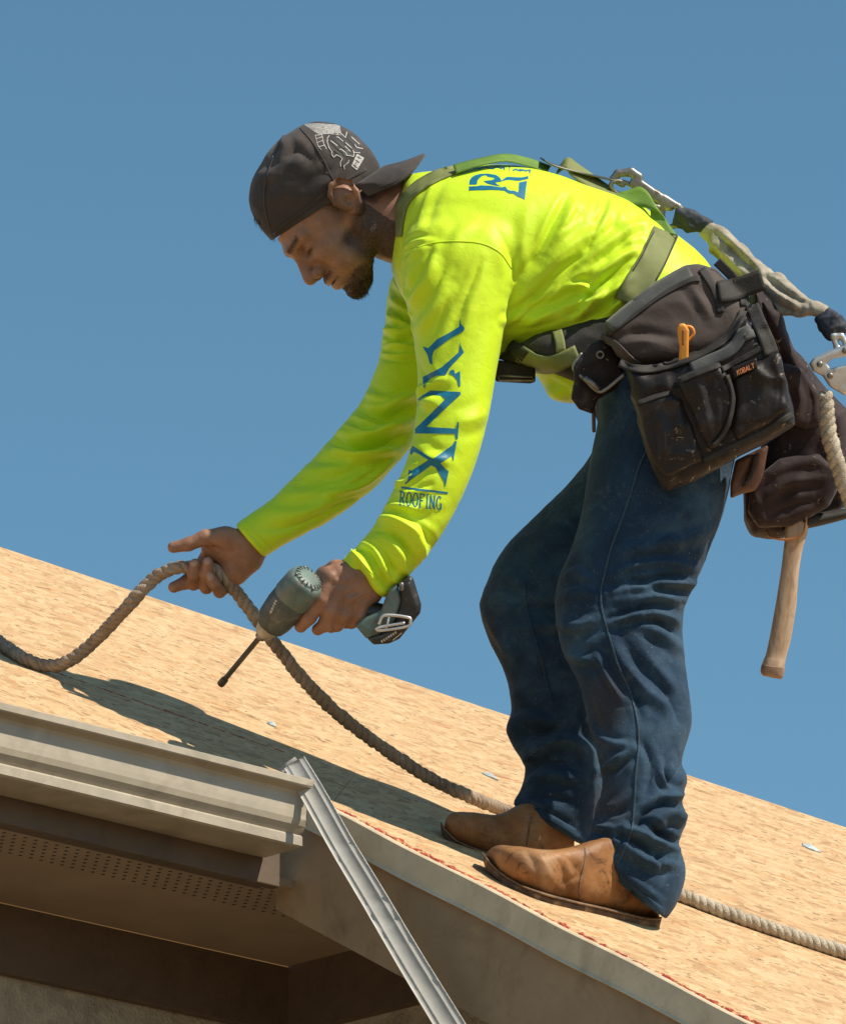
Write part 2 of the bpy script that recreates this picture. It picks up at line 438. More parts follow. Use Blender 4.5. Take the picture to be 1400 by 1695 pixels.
# ------------------------------------------------------------------ materials of the house
def osb_mat():
    m, nt, bs = newmat('osb')
    tc = nt.nodes.new('ShaderNodeTexCoord'); uv = tc.outputs['UV']
    wn = nd(nt, 'ShaderNodeTexNoise', Scale=9.0, Detail=3.0); nt.links.new(uv, wn.inputs['Vector'])
    ds = nt.nodes.new('ShaderNodeVectorMath'); ds.operation = 'MULTIPLY_ADD'; nt.links.new(wn.outputs['Color'], ds.inputs[0]); ds.inputs[1].default_value = (0.03, 0.022, 0); nt.links.new(uv, ds.inputs[2])
    col = None; hs_ = None
    for i, (sx, sy, rot) in enumerate(((26, 22, 0.3), (38, 30, -0.6), (32, 22, 0.9), (24, 34, 0.0), (62, 44, 0.4), (30, 36, -0.25))):
        mp = nt.nodes.new('ShaderNodeMapping'); mp.inputs['Rotation'].default_value = (0, 0, rot); mp.inputs['Location'].default_value = (i * 3.3, i * 1.7, 0); nt.links.new(ds.outputs[0], mp.inputs['Vector'])
        m2 = nt.nodes.new('ShaderNodeMapping'); m2.inputs['Scale'].default_value = (sx, sy, 1); nt.links.new(mp.outputs[0], m2.inputs['Vector'])
        vo = nd(nt, 'ShaderNodeTexVoronoi', Scale=1.0, Randomness=1.0); nt.links.new(m2.outputs[0], vo.inputs['Vector'])
        sp = nt.nodes.new('ShaderNodeSeparateColor'); nt.links.new(vo.outputs['Color'], sp.inputs[0])
        c = ramp(nt, sp.outputs[0], [(0.0, (.33, .175, .075)), (0.12, (.45, .27, .13)), (.5, (.535, .35, .18)), (.88, (.61, .43, .24)), (1, (.46, .235, .09))])
        if col is None: col = c; hs_ = sp.outputs[1]
        else:
            pick = math_(nt, 'GREATER_THAN', sp.outputs[2], 0.5); col = mixc(nt, pick, col, c)
            mm = nt.nodes.new('ShaderNodeMix'); mm.data_type = 'FLOAT'; nt.links.new(pick, mm.inputs[0]); nt.links.new(hs_, mm.inputs[2]); nt.links.new(sp.outputs[1], mm.inputs[3]); hs_ = mm.outputs[0]
    col = mixc(nt, 0.24, col, (.555, .38, .212))
    # dark slits between strands, in broken dashes
    mp = nt.nodes.new('ShaderNodeMapping'); mp.inputs['Scale'].default_value = (62, 78, 1); nt.links.new(ds.outputs[0], mp.inputs['Vector'])
    n1 = noise(nt, mp.outputs[0], 1.0, 2, 0.5, 0.4); sl1 = ramp(nt, n1, [(0.605, (0, 0, 0)), (0.635, (1, 1, 1))])
    mp2 = nt.nodes.new('ShaderNodeMapping'); mp2.inputs['Scale'].default_value = (7, 20, 1); nt.links.new(uv, mp2.inputs['Vector'])
    sl = math_(nt, 'MULTIPLY', sl1, ramp(nt, noise(nt, mp2.outputs[0], 1.0, 3), [(0.4, (0.15,) * 3), (0.62, (1, 1, 1))]))
    col = mixc(nt, math_(nt, 'MULTIPLY', sl, 0.8), col, (.11, .055, .026))
    # reddish flakes and long grain
    mp3 = nt.nodes.new('ShaderNodeMapping'); mp3.inputs['Scale'].default_value = (14, 30, 1); mp3.inputs['Location'].default_value = (4, 2, 0); nt.links.new(ds.outputs[0], mp3.inputs['Vector'])
    col = mixc(nt, ramp(nt, noise(nt, mp3.outputs[0], 1.0, 2), [(0.62, (0, 0, 0)), (0.70, (.55,) * 3)]), col, (.55, .25, .11))
    mp4 = nt.nodes.new('ShaderNodeMapping'); mp4.inputs['Scale'].default_value = (70, 260, 1); nt.links.new(ds.outputs[0], mp4.inputs['Vector'])
    gr = noise(nt, mp4.outputs[0], 1.0, 2)
    col = mixc(nt, 0.26, col, ramp(nt, gr, [(0.3, (.62,) * 3), (0.6, (1, 1, 1))]), 'MULTIPLY')
    nt.links.new(col, bs.inputs['Base Color']); bs.inputs['Roughness'].default_value = 0.75; bs.inputs['Specular IOR Level'].default_value = 0.25
    h = math_(nt, 'SUBTRACT', math_(nt, 'ADD', hs_, math_(nt, 'MULTIPLY', gr, 0.35)), math_(nt, 'MULTIPLY', sl, 1.2))
    bump(nt, bs, h, 0.55, 0.0012); return m
M_OSB = osb_mat()
M_RED = simple('red_edge_seal', (.34, .045, .018), 0.85, var=.6, vs=160, bstr=.8, bscale=500, bdist=.002, dirt=(.62, .38, .17), dscale=70, dth=(.5, .58))
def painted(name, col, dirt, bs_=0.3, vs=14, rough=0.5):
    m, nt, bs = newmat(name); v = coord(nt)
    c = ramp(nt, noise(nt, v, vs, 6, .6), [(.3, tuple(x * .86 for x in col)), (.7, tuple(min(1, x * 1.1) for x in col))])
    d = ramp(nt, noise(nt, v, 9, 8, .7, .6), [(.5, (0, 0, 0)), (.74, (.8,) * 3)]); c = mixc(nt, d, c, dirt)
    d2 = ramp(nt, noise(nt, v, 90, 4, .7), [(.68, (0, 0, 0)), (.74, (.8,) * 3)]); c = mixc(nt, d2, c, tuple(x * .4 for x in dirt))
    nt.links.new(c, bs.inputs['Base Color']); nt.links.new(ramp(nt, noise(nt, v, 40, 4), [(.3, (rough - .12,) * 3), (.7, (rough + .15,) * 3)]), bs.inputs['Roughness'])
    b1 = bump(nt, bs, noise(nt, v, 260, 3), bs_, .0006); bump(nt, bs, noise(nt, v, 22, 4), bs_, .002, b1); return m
M_GUT = painted('gutter_paint', (.37, .315, .235), (.24, .195, .14), .2, 10, .42)
M_TRIM = painted('drip_edge_paint', (.64, .52, .35), (.36, .28, .18), .15, 12, .4)
M_RAKE = painted('weathered_board_paint', (.33, .232, .135), (.17, .115, .066), .6, 8, .65)
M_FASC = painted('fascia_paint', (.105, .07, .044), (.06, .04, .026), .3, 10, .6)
M_WALL = simple('rough_stucco', (.36, .31, .23), .9, var=.18, vs=40, bstr=1.0, bscale=140, bdist=.004, dirt=(.2, .165, .12), dscale=12, dth=(.52, .72))
def soffit_mat():
    m, nt, bs = newmat('perforated_soffit')
    tc = nt.nodes.new('ShaderNodeTexCoord'); sx = nt.nodes.new('ShaderNodeSeparateXYZ'); nt.links.new(tc.outputs['UV'], sx.inputs[0])
    pu, pv = 0.0205, 0.0165
    row = math_(nt, 'FLOOR', math_(nt, 'DIVIDE', sx.outputs[1], pv)); odd = math_(nt, 'MODULO', row, 2.0)
    fu = math_(nt, 'FRACT', math_(nt, 'ADD', math_(nt, 'DIVIDE', sx.outputs[0], pu), math_(nt, 'MULTIPLY', odd, 0.5)))
    fv = math_(nt, 'FRACT', math_(nt, 'DIVIDE', sx.outputs[1], pv))
    du = math_(nt, 'MULTIPLY', math_(nt, 'SUBTRACT', fu, .5), pu); dv = math_(nt, 'MULTIPLY', math_(nt, 'SUBTRACT', fv, .5), pv)
    r = math_(nt, 'SQRT', math_(nt, 'ADD', math_(nt, 'MULTIPLY', du, du), math_(nt, 'MULTIPLY', dv, dv)))
    hole = math_(nt, 'LESS_THAN', r, .0034)
    band = math_(nt, 'MULTIPLY', math_(nt, 'GREATER_THAN', row, 2.5), math_(nt, 'LESS_THAN', row, 9.5))
    hole = math_(nt, 'MULTIPLY', hole, band)
    v = coord(nt); c = ramp(nt, noise(nt, v, 8, 6), [(.3, (.25, .182, .12)), (.7, (.31, .23, .155))])
    nt.links.new(mixc(nt, hole, c, (.012, .009, .007)), bs.inputs['Base Color']); bs.inputs['Roughness'].default_value = .6
    bump(nt, bs, math_(nt, 'SUBTRACT', noise(nt, v, 30, 4), hole), .4, .0015); return m
M_SOF = soffit_mat()
M_ALU = simple('dull_aluminium', (.43, .405, .36), .55, .05, var=.14, vs=18, bstr=.25, bscale=60, bdist=.0015, dirt=(.40, .37, .32), dscale=22, dth=(.5, .66))
M_GROUND = simple('dry_ground', (.26, .185, .11), .95, var=.3, vs=.8, bstr=.6, bscale=6, bdist=.05)

# ------------------------------------------------------------------ ground and house
g = mesh('ground', [(-600, -600, 0), (600, -600, 0), (600, 600, 0), (-600, 600, 0)], [(0, 1, 2, 3)], M_GROUND, smooth=False); tag(g, kind='structure')
HOUSE = empty('house', C0 - ZU * (C0[2]), 'house with a half stripped roof of bare wood sheathing, taupe gutter and stucco walls', 'house')

def planar(name, pts, thick, mat, parent, lift=0.0):
    """a sheet in the roof plane: top outline pts (world), going down by thick; UV = metres along eave and slope"""
    pts = [np.asarray(p) + RN * lift for p in pts]; n = len(pts)
    V = pts + [p - RN * thick for p in pts]
    F = [tuple(range(n)), tuple(range(2 * n - 1, n - 1, -1))] + [(i, n + i, n + (i + 1) % n, (i + 1) % n) for i in range(n)]
    o = mesh(name, V, F, mat, parent, smooth=False); uvl = o.data.uv_layers.new(name='UVMap')
    for lp in o.data.loops:
        q = np.array(o.data.vertices[lp.vertex_index].co) - C0; uvl.data[lp.index].uv = (q @ E, q @ US)
    return o
rkp = lambda t: C0 + RK * t
ridge = lambda x: rf(x, 905 + (x) * 0.3321)
seamA, seamB = rf(-330, 966), rf(585, 1284); gap = 0.0012
seamD = (seamB - seamA) / np.linalg.norm(seamB - seamA); seamN = np.cross(RN, seamD); seamN = seamN if seamN @ US > 0 else -seamN
EAVE_L = C0 - E * 1.4
low = rkp(0.06)
# sheets of sheathing: one under the seam along the eave, the upper course and the lower course
planar('sheathing_panel', [seamA - seamN * gap, EAVE_L, C0, low, seamB - seamN * gap], .014, M_OSB, HOUSE)
mid1 = seamB + E * 2.6
planar('sheathing_panel', [seamA + seamN * gap, seamB + seamN * gap, mid1 + seamN * gap * 2, ridge(1900), ridge(1400), ridge(700), ridge(0), ridge(-330)], .014, M_OSB, HOUSE)
planar('sheathing_panel', [seamB - US * gap, low + RK * gap, rkp(2.2), rkp(2.2) + E * 2.8, mid1 - US * gap], .014, M_OSB, HOUSE)
# the far slope behind the hip
bk = [ridge(-330), ridge(1900)]; back = [p + UH * 1.6 + E * 0.9 - ZU * 1.3 for p in bk]
o = mesh('sheathing_panel', [bk[0] - RN * .016, bk[1] - RN * .016, back[1], back[0]], [(0, 1, 2, 3)], M_OSB, HOUSE, smooth=False)
# red painted sheet edges: along the rake, along the seam, and a snapped line
def ragged(name, p0, p1, wd, ht, seed, parent=HOUSE, mat=None):
    rs = np.random.default_rng(seed); n = int(np.linalg.norm(p1 - p0) / .006); d = (p1 - p0) / np.linalg.norm(p1 - p0); sd = np.cross(RN, d)
    rings = []
    for i in range(n + 1):
        c = p0 + (p1 - p0) * i / n; a = wd * (.8 + .45 * rs.random()); b = ht * (.6 + .6 * rs.random()); j = (rs.random() - .5) * wd * .4
        rings.append([c + sd * (j - a), c + sd * (j - a * .5) + RN * b, c + sd * (j + a * .5) + RN * b * (.4 + rs.random()), c + sd * (j + a), c + sd * j - RN * .004])
    V, F = rings_to_mesh(rings); return mesh(name, V, F, mat or M_RED, parent, smooth=False)
ragged('red_painted_edge', rkp(0.05) + E * .010, rkp(2.15) + E * .010, .010, .0055, 3)
ragged('seam_edge', rf(-100, 1046), rf(470, 1245), .006, .0009, 4)
ragged('chalk_line', rf(1085, 1346), rf(1700, 1487), .0022, .0004, 5)
ragged('chalk_line', rf(815, 1283), rf(880, 1298), .0020, .0004, 6)

# gutter
GP = [(.002, -.012), (.002, -.125), (.094, -.131), (.0985, -.128), (.0985, -.110), (.0965, -.106), (.100, -.100), (.1065, -.090), (.1095, -.078), (.110, -.066), (.110, -.030), (.113, -.022), (.121, -.018), (.1315, -.0175), (.1335, -.015), (.1335, -.002), (.131, .0005), (.118, .0005), (.118, -.002), (.130, -.002), (.130, -.014), (.119, -.0155), (.1105, -.021), (.108, -.030), (.108, -.066), (.107, -.077), (.1045, -.088), (.098, -.099), (.0945, -.106), (.0965, -.111), (.0965, -.126), (.0925, -.128), (.004, -.123), (.004, -.012)]
def extrude(name, prof, s0, s1, mat, parent, n=1, org=None, ax=None, outd=None, upd=None, jit=None):
    org = C0 if org is None else org; ax = E if ax is None else ax; outd = -UH if outd is None else outd; upd = ZU if upd is None else upd
    rings = []
    for i in range(n + 1):
        s = s0 + (s1 - s0) * i / n; r = np.array([org + ax * s + outd * o + upd * z for o, z in prof])
        if jit is not None: r = jit(r, s)
        rings.append(r)
    rings = np.array(rings); m, k, _ = rings.shape; V = rings.reshape(-1, 3); F = []
    for i in range(m - 1):
        for j in range(k):
            q = (j + 1) % k; F.append((i * k + j, i * k + q, (i + 1) * k + q, (i + 1) * k + j))
    F.append(tuple(range(k - 1, -1, -1))); F.append(tuple((m - 1) * k + j for j in range(k)))
    return mesh(name, V, F, mat, parent, smooth=False)
GTOP = -0.022
gprof = [(a, b * .79 + GTOP) for a, b in GP]
def gjit(r, s):
    k = max(0, (s + .10) / .10) if s > -.10 else 0      # crushed and torn at its cut end
    if k > 0:
        q = Pinv(r); ph = np.arange(len(r)); r = r + np.outer(.010 * k * np.sin(ph * 1.9 + s * 60), E) + np.outer(.005 * k * np.sin(ph * 2.7 + s * 90), -UH) + np.outer(.004 * k * np.cos(ph * 1.3 + s * 70), ZU)
    else:
        r = r + np.outer(np.ones(len(r)) * .0012 * math.sin(s * 9), -UH)
    return r
gut = extrude('gutter', gprof, -1.5, -.085, M_GUT, HOUSE, 60, jit=gjit)
# torn flap of sheet metal at the gutter's end
def sheet(name, rows, mat, parent, th=.0012):
    V, F = ribbon(rows, th); return mesh(name, V, F, mat, parent)
def plan_sheet(name, rows, mat, parent, th=.0012): return sheet(name, P(np.array(rows, float)), mat, parent, th)
zg = Pinv(C0 - E * .06 - UH * .13)[2]
plan_sheet('torn_flap', [[(413, 1392, zg + 30), (440, 1390, zg + 25), (466, 1384, zg + 22)], [(440, 1386, zg - 6), (455, 1384, zg - 8), (470, 1380, zg - 4)], [(468, 1374, zg - 2), (474, 1371, zg - 6), (480, 1365, zg)]], M_GUT, HOUSE)
plan_sheet('torn_flap', [[(484, 1368, zg - 6), (474, 1362, zg - 10)], [(492, 1340, zg - 14), (480, 1336, zg - 20)], [(502, 1312, zg - 16), (486, 1306, zg - 22)], [(509, 1292, zg - 10), (492, 1284, zg - 16)]], M_GUT, HOUSE)
# fascia boards, soffit, frieze boards, walls
def boxw(name, org, ax, sa, ay, sb, az, sc_, mat, parent=HOUSE, bev=.002):
    V = [org + ax * i * sa + ay * j * sb + az * k * sc_ for i in (0, 1) for j in (0, 1) for k in (0, 1)]
    o = mesh(name, V, [(0, 1, 3, 2), (4, 6, 7, 5), (0, 4, 5, 1), (2, 3, 7, 6), (0, 2, 6, 4), (1, 5, 7, 3)], mat, parent, smooth=False)
    return bevel(o, bev) if bev else o
FB = -.163
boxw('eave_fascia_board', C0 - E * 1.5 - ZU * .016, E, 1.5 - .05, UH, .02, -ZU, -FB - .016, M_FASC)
SW = .39; OV = .30
sz = C0[2] + FB + .012
def uvsheet(name, pts, mat, parent, o0):
    o = mesh(name, pts, [tuple(range(len(pts)))], mat, parent, smooth=False); uvl = o.data.uv_layers.new(name='UVMap')
    for lp in o.data.loops:
        q = np.array(o.data.vertices[lp.vertex_index].co) - o0; uvl.data[lp.index].uv = (q @ E, q @ UH)
    return o
s0 = C0 + ZU * (FB + .012)
extrude('soffit_panel', [(-.0205, 0), (-SW, 0), (-SW, .012), (-.0205, .012)], -1.5, OV, M_SOF, HOUSE, 1, org=s0)
so_ = bpy.data.objects['soffit_panel']; uvl = so_.data.uv_layers.new(name='UVMap')
for lp in so_.data.loops:
    q = np.array(so_.data.vertices[lp.vertex_index].co) - s0; uvl.data[lp.index].uv = (q @ E, q @ UH)
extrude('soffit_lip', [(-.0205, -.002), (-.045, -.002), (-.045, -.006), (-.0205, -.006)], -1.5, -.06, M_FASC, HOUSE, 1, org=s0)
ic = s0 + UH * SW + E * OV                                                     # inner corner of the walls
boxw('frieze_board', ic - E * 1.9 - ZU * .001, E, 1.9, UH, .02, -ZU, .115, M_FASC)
boxw('wall', ic - E * 1.95 + UH * .022, E, 2.2, UH, .2, -ZU, ic[2], M_WALL, HOUSE, 0)
# wall below the rake: follows the slope of the roof
wd0 = ic - UH * .0
pr = -RK; d_h = RK - ZU * RK[2]; d_h /= np.linalg.norm(d_h)
wl = [ic + UH * .02, ic + d_h * 2.2 + UH * .0]
zt = lambda q: 0
def roofz(p): return (R0[2] - (RN[:2] @ (p[:2] - R0[:2])) / RN[2])
wt = []
for p in wl: wt.append(np.array([p[0], p[1], roofz(p) - .1]))
V = [wt[0], wt[1], np.array([wl[1][0], wl[1][1], 0]), np.array([wl[0][0], wl[0][1], 0])]; V += [v + E * .2 for v in V]
mesh('wall', V, [(0, 1, 2, 3), (7, 6, 5, 4), (0, 4, 5, 1), (1, 5, 6, 2), (3, 2, 6, 7), (0, 3, 7, 4)], M_WALL, HOUSE, smooth=False)
fl = .33; f1 = ic + d_h * fl; zb_ = ic[2] - .115
tp = lambda p: np.array([p[0], p[1], roofz(p) - .095])
V = [tp(ic), tp(f1), np.array([f1[0], f1[1], min(zb_, tp(f1)[2] - .001)]), np.array([ic[0], ic[1], zb_])]; V = [v - E * .02 for v in V]; V += [v + E * .0395 for v in V]
mesh('frieze_board', V, [(0, 1, 2, 3), (7, 6, 5, 4), (0, 4, 5, 1), (1, 5, 6, 2), (3, 2, 6, 7), (0, 3, 7, 4)], M_FASC, HOUSE, smooth=False)
# rake board, its drip edge
RW = np.cross(RK, ZU); RW /= np.linalg.norm(RW); RW = RW if RW @ E < 0 else -RW      # outward from the rake
def along(name, prof, t0, t1, mat, n=1, jit=None): return extrude(name, prof, t0, t1, mat, HOUSE, n, org=C0, ax=RK, outd=RW, upd=ZU, jit=jit)
rb = along('rake_board', [(.004, -.02), (.004, -.215), (-.02, -.215), (-.02, -.02)], -.07, 2.3, M_RAKE, 30); 
de_j = lambda r, s: r + np.outer(np.ones(len(r)) * (.0016 * math.sin(s * 11) + .001 * math.sin(s * 31)), RW) + np.outer(np.ones(len(r)) * .0012 * math.sin(s * 17), ZU)
along('drip_edge', [(-.012, .0045), (.010, .0035), (.0125, .001), (.0125, -.046), (.017, -.051), (.0155, -.0525), (.0105, -.048), (.0105, .0005), (-.012, .0015)], .02, 2.3, M_TRIM, 60, de_j)
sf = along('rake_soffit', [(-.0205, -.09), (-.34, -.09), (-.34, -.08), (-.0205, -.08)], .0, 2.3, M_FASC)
# loose bent metal strip hooked over the corner
zs = Pinv(C0 - UH * .16)[2] - 20
STRIP = empty('metal_flashing_strip', P([640, 1500, zs]), 'long bent strip of dull aluminium flashing leaning across the gutter corner', 'flashing')
prof = np.array([(-.5, 2.5), (-.47, 0), (-.30, 0), (-.275, 1.1), (-.25, 0), (.22, 0), (.245, 1.1), (.27, 0), (.44, 0), (.5, 2)])
cl = resample(crom([(487, 1262, 44), (520, 1318, 46), (566, 1400, 47), (620, 1490, 49), (680, 1592, 51), (740, 1690, 53), (810, 1806, 55), (860, 1890, 56)], 6), 7.0)
t = np.gradient(cl[:, :2], axis=0); t /= np.linalg.norm(t, axis=1)[:, None]; nr = np.stack([t[:, 1], -t[:, 0]], 1); rows = []
for i in range(len(cl)):
    s = i * 7.0; k = [1.2 * math.sin(s * .05), .8 * math.sin(s * .13 + 1)]
    dent = sum(a * math.exp(-((s - c) / wq) ** 2) for c, a, wq in ((160, 7, 5), (172, -5, 4), (268, 8, 6), (283, -8, 5), (306, 8, 5), (318, -6, 5), (350, 4, 6), (430, 5, 6)))
    rows.append([(cl[i, 0] + nr[i, 0] * a * .9 * cl[i, 2], cl[i, 1] + nr[i, 1] * a * .9 * cl[i, 2], zs - 0.62 * s + 25 * math.exp(-s / 30) - b + dent * .45 * math.cos(a * 3) + sum(k) * .4) for a, b in prof])
plan_sheet('strip', rows, M_ALU, STRIP, .0011)
plan_sheet('folded_tab', [[(463, 1272, zs + 34), (472, 1283, zs + 24), (486, 1296, zs + 4)], [(476, 1262, zs + 34), (486, 1272, zs + 22), (500, 1284, zs)], [(489, 1253, zs + 30), (497, 1266, zs + 20), (509, 1280, zs - 2)]], M_ALU, STRIP)
# ------------------------------------------------------------------ the man: clothing materials
def cloth(name, dark, light, rough=.8, weave=1400., sheen=.3, bstr=.25, patch=7., extra=None, trans=0.0):
    m, nt, bs = newmat(name); v = coord(nt)
    c = ramp(nt, noise(nt, v, patch, 6, .6, .3), [(.3, dark), (.7, light)])
    f = noise(nt, v, weave, 2); c = mixc(nt, .5, c, ramp(nt, f, [(.35, (.72,) * 3), (.65, (1, 1, 1))]), 'MULTIPLY')
    if extra: c = extra(nt, v, c)
    nt.links.new(c, bs.inputs['Base Color']); bs.inputs['Roughness'].default_value = rough; bs.inputs['Sheen Weight'].default_value = sheen; bs.inputs['Specular IOR Level'].default_value = .25
    b1 = bump(nt, bs, f, bstr, .0006); bump(nt, bs, noise(nt, v, 55, 4, .6, .8), .35, .0025, b1)
    if trans:
        tr = nt.nodes.new('ShaderNodeBsdfTranslucent'); nt.links.new(c, tr.inputs['Color']); ms = nt.nodes.new('ShaderNodeMixShader'); ms.inputs[0].default_value = trans
        nt.links.new(bs.outputs[0], ms.inputs[1]); nt.links.new(tr.outputs[0], ms.inputs[2]); nt.links.new(ms.outputs[0], nt.nodes['Material Output'].inputs['Surface'])
    return m
def shirt_dirt(nt, v, c):
    d = ramp(nt, noise(nt, v, 16, 6, .7, 1.0), [(.66, (0, 0, 0)), (.8, (.35,) * 3)]); return mixc(nt, d, c, (.42, .42, .04))
M_SHIRT = cloth('hi_vis_fabric', (.58, .80, .016), (.67, .87, .028), .48, 1800., .06, .15, 5., shirt_dirt)
def denim_x(nt, v, c):
    d = ramp(nt, noise(nt, v, 11, 6, .7, .5), [(.45, (0, 0, 0)), (.7, (.75,) * 3)]); c = mixc(nt, d, c, (.048, .098, .145)); d = ramp(nt, noise(nt, v, 24, 7, .75, .8), [(.56, (0, 0, 0)), (.72, (.45,) * 3)]); c = mixc(nt, d, c, (.085, .105, .115))
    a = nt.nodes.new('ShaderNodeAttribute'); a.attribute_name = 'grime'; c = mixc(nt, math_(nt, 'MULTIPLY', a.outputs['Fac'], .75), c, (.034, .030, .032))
    d = ramp(nt, noise(nt, v, 420, 2), [(.70, (0, 0, 0)), (.73, (.6,) * 3)]); return mixc(nt, d, c, (.35, .37, .36))
M_DENIM = cloth('denim', (.007, .020, .042), (.018, .049, .092), .85, 1100., .04, .5, 9., denim_x)

# ------------------------------------------------------------------ the man: shirt (trunk and both sleeves in one cloth)
MAN = empty('person', rf(900, 1440), 'person in a yellow shirt, dark jeans and backwards cap bending forward on the roof', 'person')
TORSO = [(646, 432, 670, 292, zc(368), 74), (655, 470, 690, 286, zc(380), 112), (700, 540, 752, 279, zc(400), 168), (755, 575, 826, 272, zc(415), 182), (812, 590, 902, 282, zc(430), 178),
         (850, 600, 985, 311, zc(450), 170), (880, 615, 1062, 340, zc(475), 164), (900, 640, 1120, 388, zc(505), 160), (912, 660, 1162, 424, zc(540), 157), (950, 668, 1195, 470, zc(570), 150), (985, 660, 1210, 520, zc(590), 140)]
NS = zc(390) - 135
SLV_N = [(700, 330, 900, 330, NS + 70, 90), (668, 395, 880, 400, NS + 15, 98), (664, 460, 856, 470, NS - 10, 94), (680, 535, 838, 532, NS - 35, 82), (690, 605, 822, 612, NS - 62, 74), (690, 660, 812, 672, NS - 84, 70), (684, 715, 798, 732, NS - 104, 66),
         (672, 765, 778, 792, NS - 122, 61), (650, 812, 752, 848, NS - 138, 56), (622, 866, 720, 902, NS - 152, 52), (590, 906, 680, 950, NS - 162, 46), (565, 926, 636, 992, NS - 168, 40)]
FS = zc(420) + 165
SLV_F = [(664, 420, 800, 520, FS + 10, 80), (646, 468, 772, 560, FS - 5, 82), (637, 530, 745, 610, FS - 45, 76), (628, 592, 712, 668, FS - 90, 70), (600, 662, 692, 720, FS - 130, 64), (552, 722, 668, 756, FS - 170, 58), (503, 774, 622, 805, FS - 205, 54), (455, 820, 556, 855, FS - 240, 48), (412, 852, 480, 896, FS - 262, 42), (388, 869, 436, 924, FS - 275, 36)]
V, F = join([loft(TORSO), loft(SLV_N), loft(SLV_F)])
me = remesh(P(V), F, .0027); smoothv(me, 20)
NEAR = (-999, 140); ARMZ = (-400, 60)
sn = [  # near sleeve
 ([(566, 930), (600, 965), (634, 994)], 5, 1.8), ([(575, 914), (604, 935), (626, 972), (650, 980)], 8, 5), ([(596, 900), (622, 912), (636, 945), (662, 972)], 8, 6), ([(612, 880), (640, 893), (662, 920), (672, 958)], 8, 6.5),
 ([(622, 868), (655, 872), (690, 895), (702, 930)], 10, 6), ([(628, 850), (668, 862), (712, 880)], 8, 4), ([(645, 800), (672, 812), (700, 810)], 7, 3.5), ([(640, 835), (680, 842), (730, 832)], 9, 2.6),
 ([(692, 598), (702, 620), (722, 640), (745, 648)], 9, -3.5), ([(690, 650), (704, 664), (730, 672)], 9, 4), ([(684, 735), (720, 760), (748, 768)], 9, 2.5), ([(672, 778), (706, 762), (742, 758)], 8, 2.5),
 ([(672, 500), (700, 470), (722, 420)], 14, 4), ([(690, 540), (716, 500), (735, 452)], 10, 3.5), ([(700, 575), (722, 545), (738, 500)], 8, -2.5), ([(805, 680), (780, 695), (752, 700)], 12, 3),
 ([(838, 525), (852, 470), (846, 420), (822, 378)], 9, -3.2), ([(668, 400), (700, 380), (735, 372)], 9, 2.5), ([(664, 430), (695, 410), (712, 386)], 7, 2.2), ([(672, 470), (690, 440), (705, 405)], 6, 2.0),
 ([(770, 560), (790, 500), (800, 430)], 14, 2.5), ([(745, 600), (770, 540), (778, 480)], 10, 2.0)]
st = [  # trunk
 ([(842, 545), (880, 512), (920, 480), (958, 436)], 8, -4.5), ([(850, 540), (925, 525), (985, 496), (1050, 470)], 12, 5), ([(865, 470), (905, 410), (938, 340)], 8, -2.8), ([(905, 470), (930, 420), (950, 350)], 12, 2.6), ([(970, 420), (985, 380), (992, 345)], 8, -2.5), ([(985, 378), (1002, 352), (1006, 328)], 6, -2.2),
 ([(900, 500), (960, 450), (1020, 400), (1065, 380)], 12, 3.2), ([(940, 500), (1000, 452), (1055, 425)], 9, 3.6), ([(960, 520), (1010, 475), (1052, 450)], 8, 5), ([(985, 520), (1022, 492), (1046, 468)], 8, 6), ([(955, 512), (968, 500), (985, 495), (1000, 470)], 7, 5), ([(940, 522), (958, 512), (975, 480)], 6, -3.5),
 ([(1005, 515), (1030, 505), (1048, 488)], 8, 6), ([(870, 350), (862, 420), (846, 480)], 10, 2), ([(720, 300), (705, 330), (690, 380)], 8, 2.5), ([(700, 300), (690, 330), (676, 370)], 6, 2.2), ([(1060, 365), (1090, 380), (1120, 412)], 8, 2.5), ([(1020, 345), (1040, 380), (1048, 420)], 9, 2),
 ([(892, 640), (915, 655), (940, 662)], 7, 3), ([(905, 625), (925, 640), (945, 650)], 6, -3)]
sf_ = [  # far sleeve
 ([(642, 520), (664, 538), (690, 545)], 7, 5), ([(640, 545), (660, 556), (690, 560)], 6, 4.5), ([(636, 565), (660, 575), (690, 578)], 7, 6), ([(645, 490), (668, 512), (688, 522)], 6, 4), ([(650, 460), (672, 492), (686, 500)], 6, 3.5),
 ([(604, 650), (632, 664), (690, 655)], 8, 5), ([(598, 672), (640, 690), (688, 676)], 9, -5), ([(585, 690), (632, 706), (684, 690)], 8, 5.5), ([(560, 712), (610, 725), (676, 704)], 8, 5), ([(545, 732), (600, 742), (668, 722)], 8, -4), ([(530, 748), (588, 756), (650, 742)], 8, 4.5), ([(500, 780), (560, 775), (640, 745)], 8, 3.5),
 ([(470, 820), (540, 815), (620, 775)], 9, 3.5), ([(440, 850), (500, 848), (600, 800)], 9, 3), ([(430, 875), (490, 872), (560, 840)], 6, -2.5), ([(398, 872), (420, 898), (440, 918)], 4, 1.5)]
T2 = lambda L: [(540 + x / 2.1875, 230 + y / 2.1875) for x, y in L]
